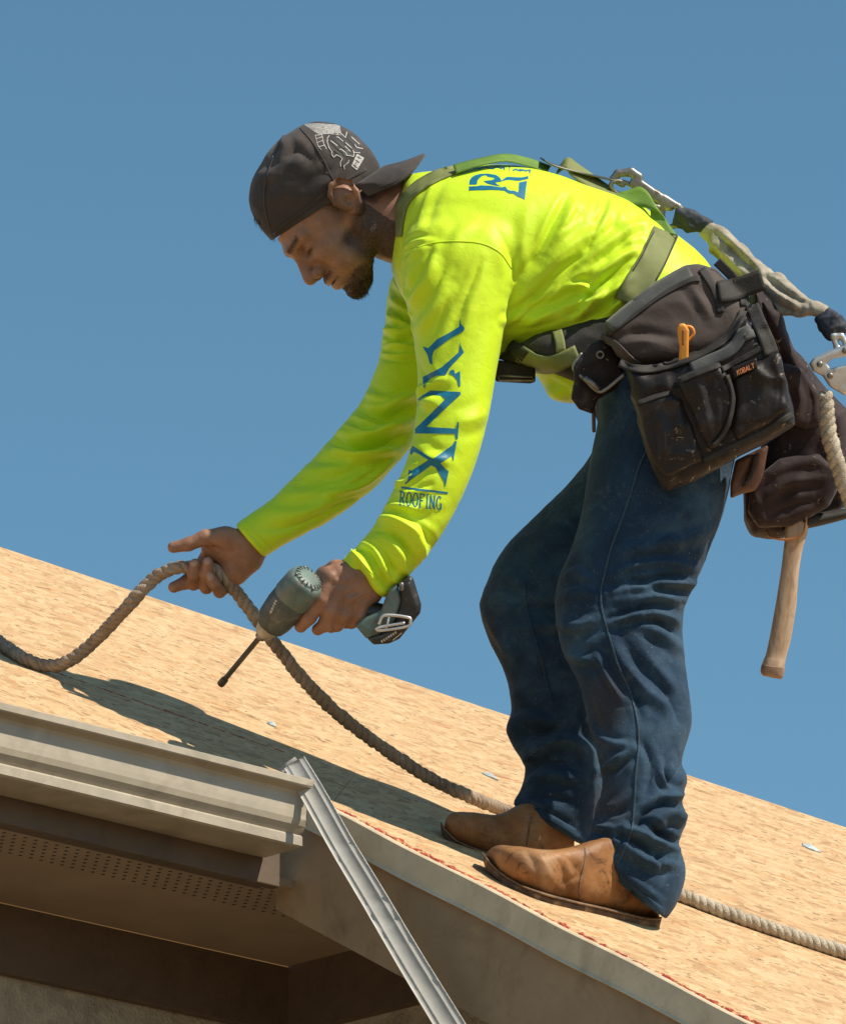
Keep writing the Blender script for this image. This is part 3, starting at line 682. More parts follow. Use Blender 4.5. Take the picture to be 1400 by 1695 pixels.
st += [(T2(a), b, c) for a, b, c in (([(870, 210), (820, 300), (770, 400), (690, 510)], 5, -4.5), ([(900, 230), (850, 330), (790, 430)], 9, 3.5), ([(915, 255), (880, 310), (850, 335)], 4, -3), ([(1012, 215), (1000, 265), (978, 305)], 4, -4), ([(1020, 240), (1000, 300), (960, 360)], 8, 3), ([(650, 645), (760, 560), (860, 470), (960, 400)], 5, -4.5), ([(655, 655), (780, 590), (880, 520), (990, 450)], 7, 4), ([(650, 660), (800, 630), (930, 570)], 8, 5), ([(700, 560), (790, 470), (900, 380), (1000, 330)], 10, 3), ([(1150, 300), (1060, 340), (940, 430)], 7, 3), ([(1140, 330), (1050, 390), (950, 470)], 5, -4), ([(1130, 400), (1060, 430), (980, 500)], 6, 5), ([(1105, 430), (1030, 490), (960, 560)], 5, -5), ([(1095, 500), (1020, 570), (900, 640)], 7, 6), ([(1085, 540), (1030, 600), (960, 645)], 5, -5), ([(1100, 520), (1085, 570), (1020, 630)], 6, 5), ([(870, 540), (920, 530), (960, 548), (975, 530)], 5, 6), ([(960, 545), (945, 590), (890, 640)], 5, -5), ([(540, 300), (480, 350), (440, 420)], 9, 2))]
sn += [(T2(a), b, c) for a, b, c in (([(285, 520), (310, 440), (345, 380)], 6, 4), ([(300, 560), (340, 480), (380, 400)], 5, -4), ([(310, 600), (370, 510), (400, 440)], 7, 4), ([(325, 650), (380, 570), (430, 470)], 5, -3.5), ([(330, 700), (400, 620), (450, 540)], 7, 3.5), ([(480, 640), (520, 540), (560, 440)], 5, -2.5), ([(270, 400), (330, 370), (390, 365)], 4, 2.5), ([(262, 440), (310, 400), (350, 385)], 4, -2.5), ([(330, 960), (370, 920), (440, 900)], 6, -4), ([(320, 940), (350, 900), (420, 870)], 5, 3.5), ([(230, 1245), (290, 1240), (340, 1200)], 5, 5), ([(235, 1265), (300, 1270), (380, 1250)], 4, -4), ([(205, 1330), (270, 1330), (330, 1345)], 4, 4), ([(185, 1375), (250, 1380), (330, 1430), (345, 1500)], 6, 6), ([(165, 1420), (230, 1430), (290, 1490), (310, 1560)], 5, -6), ([(140, 1445), (200, 1470), (250, 1540), (260, 1600)], 6, 6), ([(110, 1480), (160, 1500), (200, 1570), (215, 1620)], 4, -5), ([(90, 1495), (130, 1530), (170, 1600)], 5, 5))]
sf_ += [(T2(a), b, c) for a, b, c in (([(215, 600), (260, 640), (320, 660)], 4, -5), ([(205, 690), (260, 700), (325, 690)], 5, 6), ([(200, 740), (250, 735), (320, 725)], 4, -5), ([(195, 775), (250, 785), (330, 785)], 4, 5), ([(130, 960), (210, 980), (310, 930)], 6, 6), ([(110, 1000), (200, 1030), (310, 985)], 5, -6), ([(60, 1030), (160, 1070), (290, 1040)], 6, 6), ([(20, 1070), (120, 1110), (270, 1090)], 5, -5), ([(0, 1110), (110, 1150), (260, 1130)], 6, 5), ([(0, 1290), (120, 1260), (240, 1170)], 5, 4), ([(0, 1340), (130, 1300), (230, 1220)], 4, -4))]
folds(me, sn, (-400, 45), 1.6); folds(me, st, (-140, 330), 1.9); folds(me, sf_, (-30, 900), 1.9)
def wn(q):
    k = np.zeros(len(q)); k += 1.0 * np.exp(-(((q[:, 0] - 640) / 60) ** 2 + ((q[:, 1] - 930) / 60) ** 2)); k += .6 * (q[:, 0] < 660) * (q[:, 2] > 60); k += .5 * np.exp(-(((q[:, 0] - 1000) / 70) ** 2 + ((q[:, 1] - 500) / 40) ** 2)); return .22 + k
crumple(me, 2.4, 19., wn, (1, 1, 1.0)); crumple(me, .7, 55., wn, (1, 1, 1.0), seed=6); smoothv(me, 1, .3)
SHIRT = bpy.data.objects.new('shirt', me); me.materials.append(M_SHIRT); me.polygons.foreach_set('use_smooth', [True] * len(me.polygons)); link(SHIRT, MAN)
T_SHIRT = bvh(SHIRT)

# ------------------------------------------------------------------ jeans
BN = rz(1000, 1512) + 55; BF = rz(800, 1408) + 70         # middle depth of the near and far boots
def lz(py, a, b): return a + (b - a) * np.clip((py - 640) / 800., 0, 1.2)
HN = zc(650) - 92; HF = zc(650) + 88
def leg(rows, h, b): return [(a, c, d, e, lz((c + e) / 2, h, b), k) for a, c, d, e, k in rows]
LEG_N = leg([(992, 610, 1222, 600, 100), (990, 690, 1226, 690, 108), (975, 770, 1214, 770, 106), (962, 850, 1196, 850, 100), (945, 905, 1172, 912, 96), (924, 960, 1154, 962, 92), (920, 1010, 1130, 1010, 90), (930, 1075, 1130, 1065, 84), (958, 1132, 1137, 1125, 78), (974, 1195, 1144, 1195, 76), (988, 1250, 1128, 1258, 76), (998, 1298, 1137, 1290, 76), (988, 1335, 1128, 1325, 78), (980, 1368, 1138, 1356, 78), (974, 1385, 1124, 1396, 76), (966, 1394, 1134, 1432, 76), (978, 1408, 1132, 1462, 73), (1006, 1436, 1120, 1494, 67), (1044, 1472, 1106, 1516, 58), (1068, 1492, 1102, 1522, 52)], HN, BN)
LEG_F = leg([(1000, 640, 1190, 640, 96), (988, 730, 1180, 720, 104), (950, 790, 1160, 800, 104), (888, 852, 1120, 860, 100), (836, 905, 1070, 915, 96), (806, 960, 1020, 965, 92), (795, 1005, 990, 1010, 88), (806, 1055, 980, 1055, 84), (834, 1112, 985, 1112, 78), (846, 1170, 990, 1165, 76), (838, 1208, 996, 1205, 76), (850, 1238, 998, 1235, 74), (868, 1266, 1000, 1266, 72), (864, 1300, 998, 1310, 70), (850, 1328, 990, 1360, 68), (866, 1344, 980, 1394, 60), (890, 1358, 975, 1402, 54)], HF, BF)
HIPS = [(965, 665, 1185, 460, zc(565), 132), (985, 672, 1212, 500, zc(586), 150), (985, 690, 1228, 560, zc(625), 158), (1000, 720, 1228, 640, zc(680), 150), (1020, 770, 1210, 720, zc(745), 120)]
V, F = join([loft(LEG_N), loft(LEG_F), loft(HIPS)])
me = remesh(P(V), F, .0029); smoothv(me, 10)
zN = (-700, 40)
T4 = lambda L: [(780 + x / 1.8826, 640 + y / 1.8826) for x, y in L]
jn = [(T4(a), b, c) for a, b, c in (([(700, 560), (600, 545), (500, 560), (440, 590)], 6, 4), ([(705, 600), (620, 590), (520, 610), (430, 625)], 5, -5), ([(700, 610), (600, 615), (500, 628), (420, 640)], 7, 5.5), ([(690, 640), (620, 640), (560, 620), (480, 590)], 6, -4), ([(655, 660), (600, 650), (520, 655), (430, 665)], 8, 5), ([(650, 700), (590, 680), (530, 690), (430, 720)], 5, -4.5), ([(650, 735), (590, 715), (510, 718), (430, 740)], 6, 6), ([(655, 780), (610, 745), (550, 725), (470, 735)], 5, -4.5), ([(655, 830), (600, 780), (540, 750)], 8, 5), ([(640, 480), (560, 500), (470, 510)], 10, 3.5), ([(750, 440), (660, 480), (560, 480)], 10, 3),
 ([(430, 780), (480, 880), (560, 960), (620, 1000)], 10, 4.5), ([(450, 840), (500, 930), (530, 1040)], 6, -3.5), ([(520, 800), (590, 900), (640, 960)], 10, 3.5), ([(560, 880), (610, 960), (650, 1050)], 6, -3), ([(390, 830), (420, 900), (470, 980)], 5, 4), ([(280, 660), (340, 640), (400, 650)], 8, 4), ([(290, 600), (330, 580), (370, 610)], 8, 4.5), ([(300, 800), (340, 790), (390, 740)], 7, -4), ([(300, 830), (350, 850), (400, 850)], 8, 4.5), ([(280, 720), (320, 740), (390, 730)], 9, 4),
 ([(345, 960), (370, 1060), (430, 1110), (500, 1120)], 6, 4.5), ([(400, 1220), (460, 1190), (500, 1150)], 5, -4.5), ([(390, 1210), (440, 1170), (500, 1130)], 6, 4), ([(530, 1100), (560, 1180), (545, 1260)], 6, -4), ([(600, 1180), (610, 1215), (630, 1235)], 6, -6), ([(590, 1170), (595, 1220), (620, 1250)], 5, 4), ([(660, 1160), (640, 1200), (610, 1240), (580, 1240)], 6, -3.5),
 ([(665, 1320), (600, 1300), (540, 1330), (505, 1375)], 6, -8), ([(675, 1345), (610, 1335), (560, 1365), (530, 1390)], 10, 7), ([(640, 1420), (590, 1390), (540, 1355), (510, 1370)], 5, -7), ([(655, 1450), (600, 1440), (540, 1400), (480, 1380)], 8, 8), ([(620, 1450), (560, 1440), (500, 1410), (460, 1400)], 5, -7), ([(640, 1480), (570, 1490), (500, 1450), (450, 1410)], 8, 6), ([(600, 1440), (580, 1470), (595, 1510)], 5, -4.5), ([(375, 1400), (420, 1450), (480, 1520), (590, 1600)], 5, 2.5), ([(385, 1370), (440, 1380), (470, 1370)], 6, 5), ([(460, 1380), (470, 1420), (440, 1450)], 5, -4), ([(400, 1330), (450, 1330), (500, 1290)], 6, -4.5), ([(670, 1280), (640, 1270), (600, 1290)], 7, 4))]
jf = [([(800, 1010), (830, 1060), (850, 1090)], 9, 4), ([(815, 960), (845, 955), (870, 975)], 12, 4), ([(842, 1205), (870, 1190), (905, 1195)], 10, 7), ([(850, 1232), (880, 1215), (930, 1205)], 9, -6), ([(868, 1262), (890, 1240), (935, 1225), (975, 1245)], 10, 7), ([(866, 1280), (900, 1265), (950, 1262)], 8, -5), ([(866, 1302), (900, 1285), (960, 1290)], 9, 5), ([(856, 1322), (900, 1318), (950, 1330)], 8, -4), ([(854, 1335), (905, 1356), (962, 1390)], 6, 2.2), ([(868, 1040), (920, 1035), (960, 1040)], 8, 4), ([(870, 1000), (900, 1010), (935, 1000)], 9, -4), ([(845, 1160), (880, 1120), (890, 1060)], 12, 3.5), ([(872, 950), (900, 900), (940, 870)], 16, 3)]
folds(me, jn, zN, 1.85); folds(me, jf, (-480, 500), 2.0)
def wj(q): return .35 + .9 * np.exp(-((q[:, 1] - 1360) / 90) ** 2) + .6 * np.exp(-((q[:, 1] - 1000) / 60) ** 2)
crumple(me, 2.6, 13., wj, (1, 1, 1.3), seed=2); crumple(me, .9, 42., wj, (1, 1, 1.6), seed=3); smoothv(me, 1, .3)
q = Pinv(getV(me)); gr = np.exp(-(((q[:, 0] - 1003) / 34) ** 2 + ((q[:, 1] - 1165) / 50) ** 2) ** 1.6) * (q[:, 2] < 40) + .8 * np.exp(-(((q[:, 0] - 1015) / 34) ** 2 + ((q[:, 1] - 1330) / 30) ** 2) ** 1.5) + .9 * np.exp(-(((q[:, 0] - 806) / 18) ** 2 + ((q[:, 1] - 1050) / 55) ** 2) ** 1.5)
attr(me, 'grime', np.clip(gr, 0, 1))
JEANS = bpy.data.objects.new('jeans', me); me.materials.append(M_DENIM); me.polygons.foreach_set('use_smooth', [True] * len(me.polygons)); link(JEANS, MAN)
T_JEANS = bvh(JEANS)
M_THREAD = simple('denim_seam', (.030, .058, .085), .9, var=.4, vs=300, bstr=.5, bscale=900)
def seam(name, pts, tree, wd, parent, mat, lift=1.2, th=.0012):
    V, F = ribbon(strap_on([tree], pts, wd, lift, 4, step=5, sm=1), th); return mesh(name, V, F, mat, parent)
seam('side_seam', [(1072, 742), (1058, 770), (1044, 815), (1028, 862), (1012, 905), (1000, 950), (994, 985), (998, 1018), (1010, 1060), (1022, 1100), (1040, 1140), (1052, 1180), (1057, 1225), (1052, 1280), (1050, 1320), (1046, 1368), (1036, 1400), (1022, 1428)], T_JEANS, 3.2, JEANS, M_THREAD, .9, .0007)
seam('side_seam', [(868, 960), (870, 1000), (880, 1040), (892, 1080), (905, 1130), (914, 1165)], T_JEANS, 4, JEANS, M_DENIM)
seam('hem', [(974, 1397), (1004, 1430), (1034, 1461), (1064, 1486), (1092, 1507)], T_JEANS, 13, JEANS, M_DENIM, .6, .0016)
seam('hem', [(860, 1334), (905, 1352), (950, 1378)], T_JEANS, 12, JEANS, M_DENIM, .6, .0016)

# ------------------------------------------------------------------ boots
def leather_x(nt, v, c):
    d = ramp(nt, noise(nt, v, 30, 6, .7, 1.2), [(.55, (0, 0, 0)), (.68, (.8,) * 3)]); c = mixc(nt, d, c, (.07, .032, .014))
    d = ramp(nt, noise(nt, v, 16, 5, .6), [(.5, (0, 0, 0)), (.7, (.6,) * 3)]); return mixc(nt, d, c, (.42, .27, .15))
M_BOOT = cloth('tan_boot_leather', (.19, .078, .026), (.38, .18, .068), .5, 700., .0, .4, 14., leather_x)
M_SOLE = simple('boot_sole', (.085, .05, .03), .8, var=.4, vs=60, bstr=.5, bscale=250, bdist=.001, dirt=(.26, .17, .09), dscale=40, dth=(.5, .65))
M_WELT = simple('boot_welt', (.17, .10, .052), .75, var=.4, vs=70, bstr=.5, bscale=300, bdist=.001, dirt=(.07, .042, .025), dscale=60, dth=(.5, .65))
def boot(up, so, label, brd):
    b = empty('boot', P(np.array([(up[3][0] + up[3][2]) / 2, up[3][3], up[3][4]])), None, None); b.parent = MAN; b.matrix_parent_inverse = Matrix.Translation(-MAN.location); b['label'] = label
    V, F = loft(up, 8, 36, 2.4); me = remesh(P(V), F, .003); smoothv(me, 6); folds(me, brd); crumple(me, .9, 30., None, seed=4)
    o = bpy.data.objects.new('upper', me); me.materials.append(M_BOOT); me.polygons.foreach_set('use_smooth', [True] * len(me.polygons)); COL.objects.link(o); o.parent = b; o.matrix_parent_inverse = Matrix.Translation(-(Vector(MAN.location) + Vector((0, 0, 0)))) if False else b.matrix_world.inverted()
    wt_ = [(a_, b_ - 1.5, a_ + (c_ - a_) * .3, b_ + (d_ - b_) * .3, z_, k_ + 3.5) for a_, b_, c_, d_, z_, k_ in so]
    V, F = loft(wt_, 8, 32, 3.0); s = mesh('welt', P(V), F, M_WELT, None); s.parent = b; s.matrix_parent_inverse = b.matrix_world.inverted()
    V, F = loft([(a_, b_, c_, d_ + 3, z_, k_) for a_, b_, c_, d_, z_, k_ in so], 8, 32, 3.4); s = mesh('sole', P(V), F, M_SOLE, None); s.parent = b; s.matrix_parent_inverse = b.matrix_world.inverted()
    return b, o
def bz(x, y): return rz(x, y) + 48
up_n = [(808, 1407, 804, 1421, bz(820, 1452) + 5, 20), (824, 1399, 820, 1441, bz(840, 1464), 36), (858, 1401, 848, 1462, bz(860, 1476), 46), (905, 1407, 894, 1481, bz(905, 1494), 47), (945, 1402, 935, 1492, bz(945, 1504), 43), (985, 1390, 985, 1502, bz(985, 1514), 41), (1030, 1385, 1030, 1512, bz(1030, 1523), 41), (1072, 1415, 1072, 1521, bz(1075, 1532), 38), (1093, 1475, 1090, 1523, bz(1090, 1536), 30)]
so_n = [(798, 1411, 800, 1424, bz(820, 1452), 22), (806, 1421, 805, 1437, bz(825, 1456), 36), (826, 1441, 820, 1455, bz(840, 1464), 46), (860, 1463, 852, 1477, bz(860, 1476), 53), (905, 1480, 897, 1494, bz(905, 1494), 53), (950, 1492, 944, 1505, bz(950, 1506), 48), (990, 1501, 985, 1514, bz(990, 1515), 44), (1030, 1510, 1026, 1526, bz(1030, 1525), 44), (1070, 1519, 1064, 1536, bz(1070, 1534), 42), (1095, 1519, 1090, 1536, bz(1090, 1538), 34)]
B1, U1 = boot(up_n, so_n, 'near tan boot lit by the sun', [([(835, 1405), (860, 1430), (900, 1455)], 9, 1.5), ([(905, 1410), (925, 1440), (940, 1470)], 7, -2.2), ([(925, 1407), (948, 1430), (965, 1452)], 6, -2.5), ([(880, 1412), (895, 1440), (905, 1468)], 8, 1.6), ([(930, 1462), (945, 1455), (958, 1448)], 4, -3), ([(868, 1404), (880, 1425), (890, 1450)], 5, -2.5), ([(915, 1410), (932, 1440), (938, 1475)], 5, -3), ([(890, 1410), (905, 1435), (915, 1460)], 6, 2.5), ([(1000, 1440), (1010, 1470), (1005, 1495)], 8, 2)])
zf = rz(800, 1412)
def fz(x): return zf + 60 + (x - 800) * .35
up_f = [(738, 1352, 735, 1374, fz(738), 22), (752, 1344, 748, 1392, fz(750), 36), (785, 1345, 780, 1406, fz(785), 45), (825, 1348, 818, 1418, fz(820), 46), (860, 1332, 858, 1424, fz(860), 42), (905, 1325, 905, 1430, fz(905), 40), (950, 1350, 950, 1436, fz(950), 34)]
so_f = [(729, 1360, 730, 1375, fz(730), 24), (738, 1374, 736, 1388, fz(738), 38), (756, 1391, 752, 1403, fz(754), 47), (785, 1404, 782, 1414, fz(785), 52), (825, 1416, 820, 1428, fz(825), 52), (870, 1423, 866, 1436, fz(868), 46), (930, 1430, 926, 1444, fz(928), 42)]
B2, U2 = boot(up_f, so_f, 'far brown boot in the shade of the jeans', [([(870, 1352), (876, 1375), (874, 1400)], 5, -2), ([(800, 1352), (808, 1370), (806, 1392)], 7, -2)])
for u_, s_ in ((U1, [(968, 1402), (968, 1425), (962, 1450), (958, 1470), (960, 1496)]), (U2, [(880, 1352), (875, 1375), (872, 1400), (872, 1420)])):
    seam('stitched_seam', s_, bvh(u_), 2.2, None, M_WELT, .5, .0006); x = bpy.data.objects[-1] if False else [o for o in COL.objects if o.name.startswith('stitched_seam')][-1]
    x.parent = u_.parent; x.matrix_parent_inverse = u_.parent.matrix_world.inverted()

# ------------------------------------------------------------------ prints on the shirt
M_INK = simple('teal_print', (.003, .145, .25), .45, var=.15, vs=60, bstr=.2, bscale=200, bdist=.0008)
zz = lambda L: [[(540 + x / 3.39, 480 + y / 3.39) for x, y in p] for p in L]
lynx = zz([
 [(750,155),(755,190),(776,215),(768,232),(700,268),(640,312),(604,340),(592,372),(594,420),(580,412),(566,362),(540,318),(572,326),(622,276),(690,240),(744,206)],
 [(750,290),(758,322),(772,350),(752,372),(694,432),(668,478),(620,480),(578,500),(558,525),(552,555),(545,545),(540,488),(560,478),(612,452),(648,432),(700,388),(746,345)],
 [(694,452),(715,446),(722,470),(750,455),(752,542),(742,540),(734,505),(714,482),(690,468)],
 [(584,564),(752,572),(753,586),(640,690),(560,768),(728,778),(735,740),(743,742),(738,836),(728,836),(722,806),(490,805),(488,788),(580,700),(668,612),(640,592),(588,590),(548,600),(520,625),(516,652),(509,640),(514,610),(545,588)],
 [(474,848),(484,874),(505,888),(562,926),(598,948),(706,872),(722,846),(732,850),(712,962),(704,930),(640,972),(668,1004),(686,1018),(668,1108),(660,1072),(612,996),(588,984),(474,1066),(444,1092),(440,1084),(456,1070),(463,1008),(476,1016),(572,954),(522,922),(488,908),(476,926),(470,920)],
 [(420,1102),(682,1134),(682,1146),(420,1113)]])
PR = []
for L, wd_ in (([(581, 909), (606, 938), (630, 962), (652, 980)], 2.4), ([(403, 859), (422, 882), (452, 911)], 2.4), (T2([(285, 405), (400, 374), (540, 374), (625, 408), (672, 470)]), 2.0)): seam('stitched_seam', L, T_SHIRT, wd_, SHIRT, M_SHIRT, .5, .0005)
PR.append(decal('sleeve_lettering', lynx, [T_SHIRT], M_INK, SHIRT))
PR.append(decal('sleeve_lettering', word('ROOFING', (662, 813), (8.6, 1.15), (-1.2, 22), 2.0, .27), [T_SHIRT], M_INK, SHIRT))
yy = lambda L: [[(760 + x / 10., 250 + y / 10.) for x, y in p] for p in L]
logo = yy([[(165,555),(170,490),(200,440),(260,400),(340,378),(470,372),(600,392),(650,420),(680,455),(700,490),(760,440),(800,425),(900,432),(1040,435),(1140,412),(1140,460),(1000,490),(940,490),(820,475),(760,482),(690,505),(590,520),(640,560),(690,580),(600,570),(470,540),(400,495),(540,480),(590,455),(560,440),(470,425),(440,400),(380,410),(330,450),(300,490),(290,552)],
 [(160,585),(300,580),(360,565),(420,570),(500,572),(560,580),(700,600),(760,585),(800,640),(850,655),(900,655),(980,685),(990,520),(1120,492),(1080,805),(1040,780),(960,750),(900,705),(820,700),(750,655),(650,645),(500,640),(440,645),(300,645),(160,652)]])
PR.append(decal('back_lettering', logo, [T_SHIRT], M_INK, SHIRT))
back2 = []
for L in yy([[(230,300),(260,280),(330,295),(400,267)], [(440,258),(500,286),(560,290),(610,262)], [(620,258),(690,286),(740,268),(740,304)], [(830,258),(825,312)], [(890,320),(930,300),(1000,327),(1060,312)], [(1000,304),(1100,328),(1170,314),(1160,356)]]): back2 += stroke_polys(L, 2.4)
PR.append(decal('back_lettering', back2, [T_SHIRT], M_INK, SHIRT))
# ------------------------------------------------------------------ head: implicit surface in the head's own frame (f forward, l to his left, u up; mm, origin between the ears)
TH = R(54); PS = R(15); KH = 1.04
f0 = np.array([-math.cos(TH), math.sin(TH), 0]); u0 = np.array([-math.sin(TH), -math.cos(TH), 0]); tc_ = np.array([0, 0, -1.0])
HF_ = math.cos(PS) * f0 + math.sin(PS) * tc_; HL = math.cos(PS) * tc_ - math.sin(PS) * f0; HU = u0
HO = np.array([574, 343, zc(345)], float) + KH * 76 * math.sin(PS) * f0      # so that the near ear sits where it should
HM = np.stack([HF_, HL, HU], 0) * KH
def H2P(q): return np.asarray(q, float) @ HM + HO
def P2H(p): return (np.asarray(p, float) - HO) @ HM.T / KH ** 2
neck_to = P2H([735, 385, zc(380)]); neck_mid = P2H([660, 366, zc(366)])
def head_fn(p):
    ly = p.copy(); ly[:, 1] = np.abs(p[:, 1])          # the two halves alike
    d = ell(p, (-8, 0, 42), (97, 75, 84))
    d = smin(d, ell(p, (30, 0, 5), (66, 62, 72)), 18)          # face mass
    d = smin(d, cone(ly, (52, 22, -72), (4, 52, -52), 19, 16), 16)         # jaw
    d = smin(d, cone(ly, (4, 54, -52), (-2, 60, -12), 15, 16), 14)
    d = smin(d, ell(p, (66, 0, -78), (28, 30, 26)), 14)        # chin mass
    d = smin(d, ell(p, (80, 0, -90), (13, 17, 14)), 10)
    d = smin(d, ell(ly, (58, 40, -14), (26, 22, 18)), 14)      # cheek bone
    d = smin(d, ell(ly, (56, 36, -44), (26, 20, 24)), 16)      # cheek
    d = smin(d, ell(p, (72, 0, -50), (28, 30, 24)), 12)        # mouth mound
    d = smin(d, cone(ly, (90, 8, 32), (70, 46, 30), 11, 10), 8)   # brow
    d = smax(d, -ell(ly, (92, 31, 11), (17, 17, 11)), 8)       # socket
    d = smin(d, ell(ly, (71, 31, 10), (14, 16, 12)), 3)        # lids
    d = smax(d, -ell(ly, (89, 31, 6), (9, 14, 2.6)), 1.6)      # slit between lids
    d = smin(d, cone(p, (84, 0, 26), (106, 0, -12), 9, 10), 9)   # nose bridge
    d = smin(d, ell(p, (109, 0, -20), (12, 12, 11)), 6)        # tip
    d = smin(d, ell(ly, (95, 15, -24), (13, 9, 10)), 4)        # wings
    d = smax(d, -ell(ly, (100, 8, -34), (8, 4, 4)), 2)       # nostrils
    d = smax(d, -cone(ly, (90, 27, -24), (80, 36, -46), .5, .5), 5)   # fold from nose to mouth
    d = smin(d, ell(p, (88, 0, -46), (13, 24, 8)), 6)          # upper lip
    d = smin(d, ell(p, (86, 0, -61), (13, 21, 8)), 6)        # lower lip
    d = smax(d, -ell(p, (97, 0, -53.5), (12, 27, 1.0)), 1.2)     # mouth line
    d = smax(d, -ell(p, (98, 0, -74), (12, 22, 5)), 6)         # dip over the chin
    # ear
    e = None; k = 1.0
    for a, b, ra, rb in (((5, 77, 4), (8, 82, 18), 3.6, 4), ((8, 82, 18), (3, 88, 33), 4, 4.5), ((3, 88, 33), (-10, 93, 40), 4.5, 4.8), ((-10, 93, 40), (-23, 96, 35), 4.8, 4.8), ((-23, 96, 35), (-30, 97, 20), 4.8, 4.4), ((-30, 97, 20), (-26, 93, 3), 4.4, 4.2), ((-26, 93, 3), (-16, 86, -13), 4.4, 5.5), ((-16, 86, -13), (-5, 80, -19), 6.5, 6.5), ((-5, 80, -19), (3, 74, -7), 5, 4), ((-8, 84, 28), (-18, 88, 8), 3.2, 3.2), ((5, 76, 3), (0, 81, -4), 4.5, 3.5)):
        c = cone(ly, (a[0] * k, a[1] * 1.0, a[2] * k), (b[0] * k, b[1], b[2] * k), ra, rb); e = c if e is None else smin(e, c, 3)
    e = smin(e, ell(ly, (-11, 80, 12), (19, 11, 26)), 3)
    e = smax(e, -ell(ly, (-7, 94, 3), (8, 10, 9)), 3)
    e = smax(e, -ell(ly, (-10, 97, 25), (9, 7, 6)), 3)
    d = smin(d, e, 4)
    # neck
    n = smin(cone(p, (-24, 0, -10), tuple(neck_mid), 58, 63), cone(p, tuple(neck_mid), tuple(neck_to), 63, 68), 20)
    d = smin(d, n, 12)
    d = smin(d, cone(ly, (-20, 62, -22), tuple(neck_mid + np.array([40, 18, 0])), 12, 12), 16)      # neck muscle
    return d
lo = np.minimum(np.array([-112, -95, -118]), neck_to - 75); hi = np.array([128, 98, 60])
lo = np.maximum(lo, [-240, -98, -240])
V, F = nets(head_fn, lo, hi, 1.8)
HV = V.copy(); head_world = P(H2P(V))
def skin_mat():
    m, nt, bs = newmat('skin'); v = coord(nt)
    at = nt.nodes.new('ShaderNodeAttribute'); at.attribute_name = 'hair_dark'
    a2 = nt.nodes.new('ShaderNodeAttribute'); a2.attribute_name = 'nail'
    c = ramp(nt, noise(nt, v, 38, 6, .6), [(.28, (.23, .115, .068)), (.55, (.315, .162, .098)), (.75, (.38, .205, .128))])
    c = mixc(nt, ramp(nt, noise(nt, v, 600, 3), [(.4, (.0,) * 3), (.75, (.35,) * 3)]), c, (.13, .06, .04))
    st = math_(nt, 'MULTIPLY', at.outputs['Fac'], ramp(nt, noise(nt, v, 700, 2), [(.3, (.55,) * 3), (.6, (1,) * 3)]), True)
    c = mixc(nt, st, c, (.026, .018, .014)); c = mixc(nt, a2.outputs['Fac'], c, (.42, .27, .2))
    nt.links.new(c, bs.inputs['Base Color']); nt.links.new(ramp(nt, noise(nt, v, 120, 5, .7), [(.3, (.34,) * 3), (.65, (.62,) * 3)]), bs.inputs['Roughness']); bs.inputs['Specular IOR Level'].default_value = .38
    bs.inputs['Subsurface Weight'].default_value = .06; bs.inputs['Subsurface Radius'].default_value = (.008, .003, .0015); bs.inputs['Subsurface Scale'].default_value = .6
    b1 = bump(nt, bs, noise(nt, v, 900, 3), .45, .0007); bump(nt, bs, noise(nt, v, 170, 5, .65), .5, .0014, b1); return m
M_SKIN = skin_mat()
def sstep(a, b, x): t = np.clip((x - a) / (b - a), 0, 1); return t * t * (3 - 2 * t)
f_, l_, u_ = HV.T; al = np.abs(l_)
wob = 5 * vnoise(HV * .08)
jawline = (u_ < -18 + wob) & (f_ > -30)
beard = sstep(-6, -22, u_ + wob + .25 * f_) * sstep(60, 36, f_ + wob) * (f_ > -24) * sstep(-125, -105, u_) * .95 * sstep(26, 40, al)
goat = sstep(-66, -76, u_ + wob * .5) * sstep(44, 30, al) * (f_ > 30) * .85
goat = np.maximum(goat, sstep(-60, -75, u_) * sstep(14, 26, al) * sstep(52, 40, al) * (f_ > 48) * .7)
mous = np.exp(-((u_ + 40) / 5) ** 2) * sstep(32, 20, al) * (f_ > 75) * .35
chops = np.exp(-((f_ - 12) / 14) ** 2) * sstep(60, 68, al + 4) * sstep(-20, 5, u_) * .75 * (u_ < 60)
brow = np.exp(-((u_ - 31 - .08 * al) / 5.0) ** 2) * sstep(6, 12, al) * sstep(52, 42, al) * (f_ > 60) * .9
slit = np.exp(-((u_ - 6.2) / 3.3) ** 2) * sstep(15, 20, al) * sstep(47, 42, al) * (f_ > 66) * .95
nape = sstep(-15, -35, f_ + wob) * sstep(-50, -20, u_ + wob) * .7 * (al < 74)
mouth = np.exp(-((u_ + 54) / 1.8) ** 2) * (al < 27) * (f_ > 76) * .6
lid = np.exp(-((u_ - 12) / 8) ** 2) * np.exp(-((al - 30) / 15) ** 2) * (f_ > 70) * .25
hair_dark_h = np.max([beard, goat, mous, chops, brow, slit, nape, mouth, lid], 0)  # hair, plus painted darkening along the eye slits, lids and mouth line

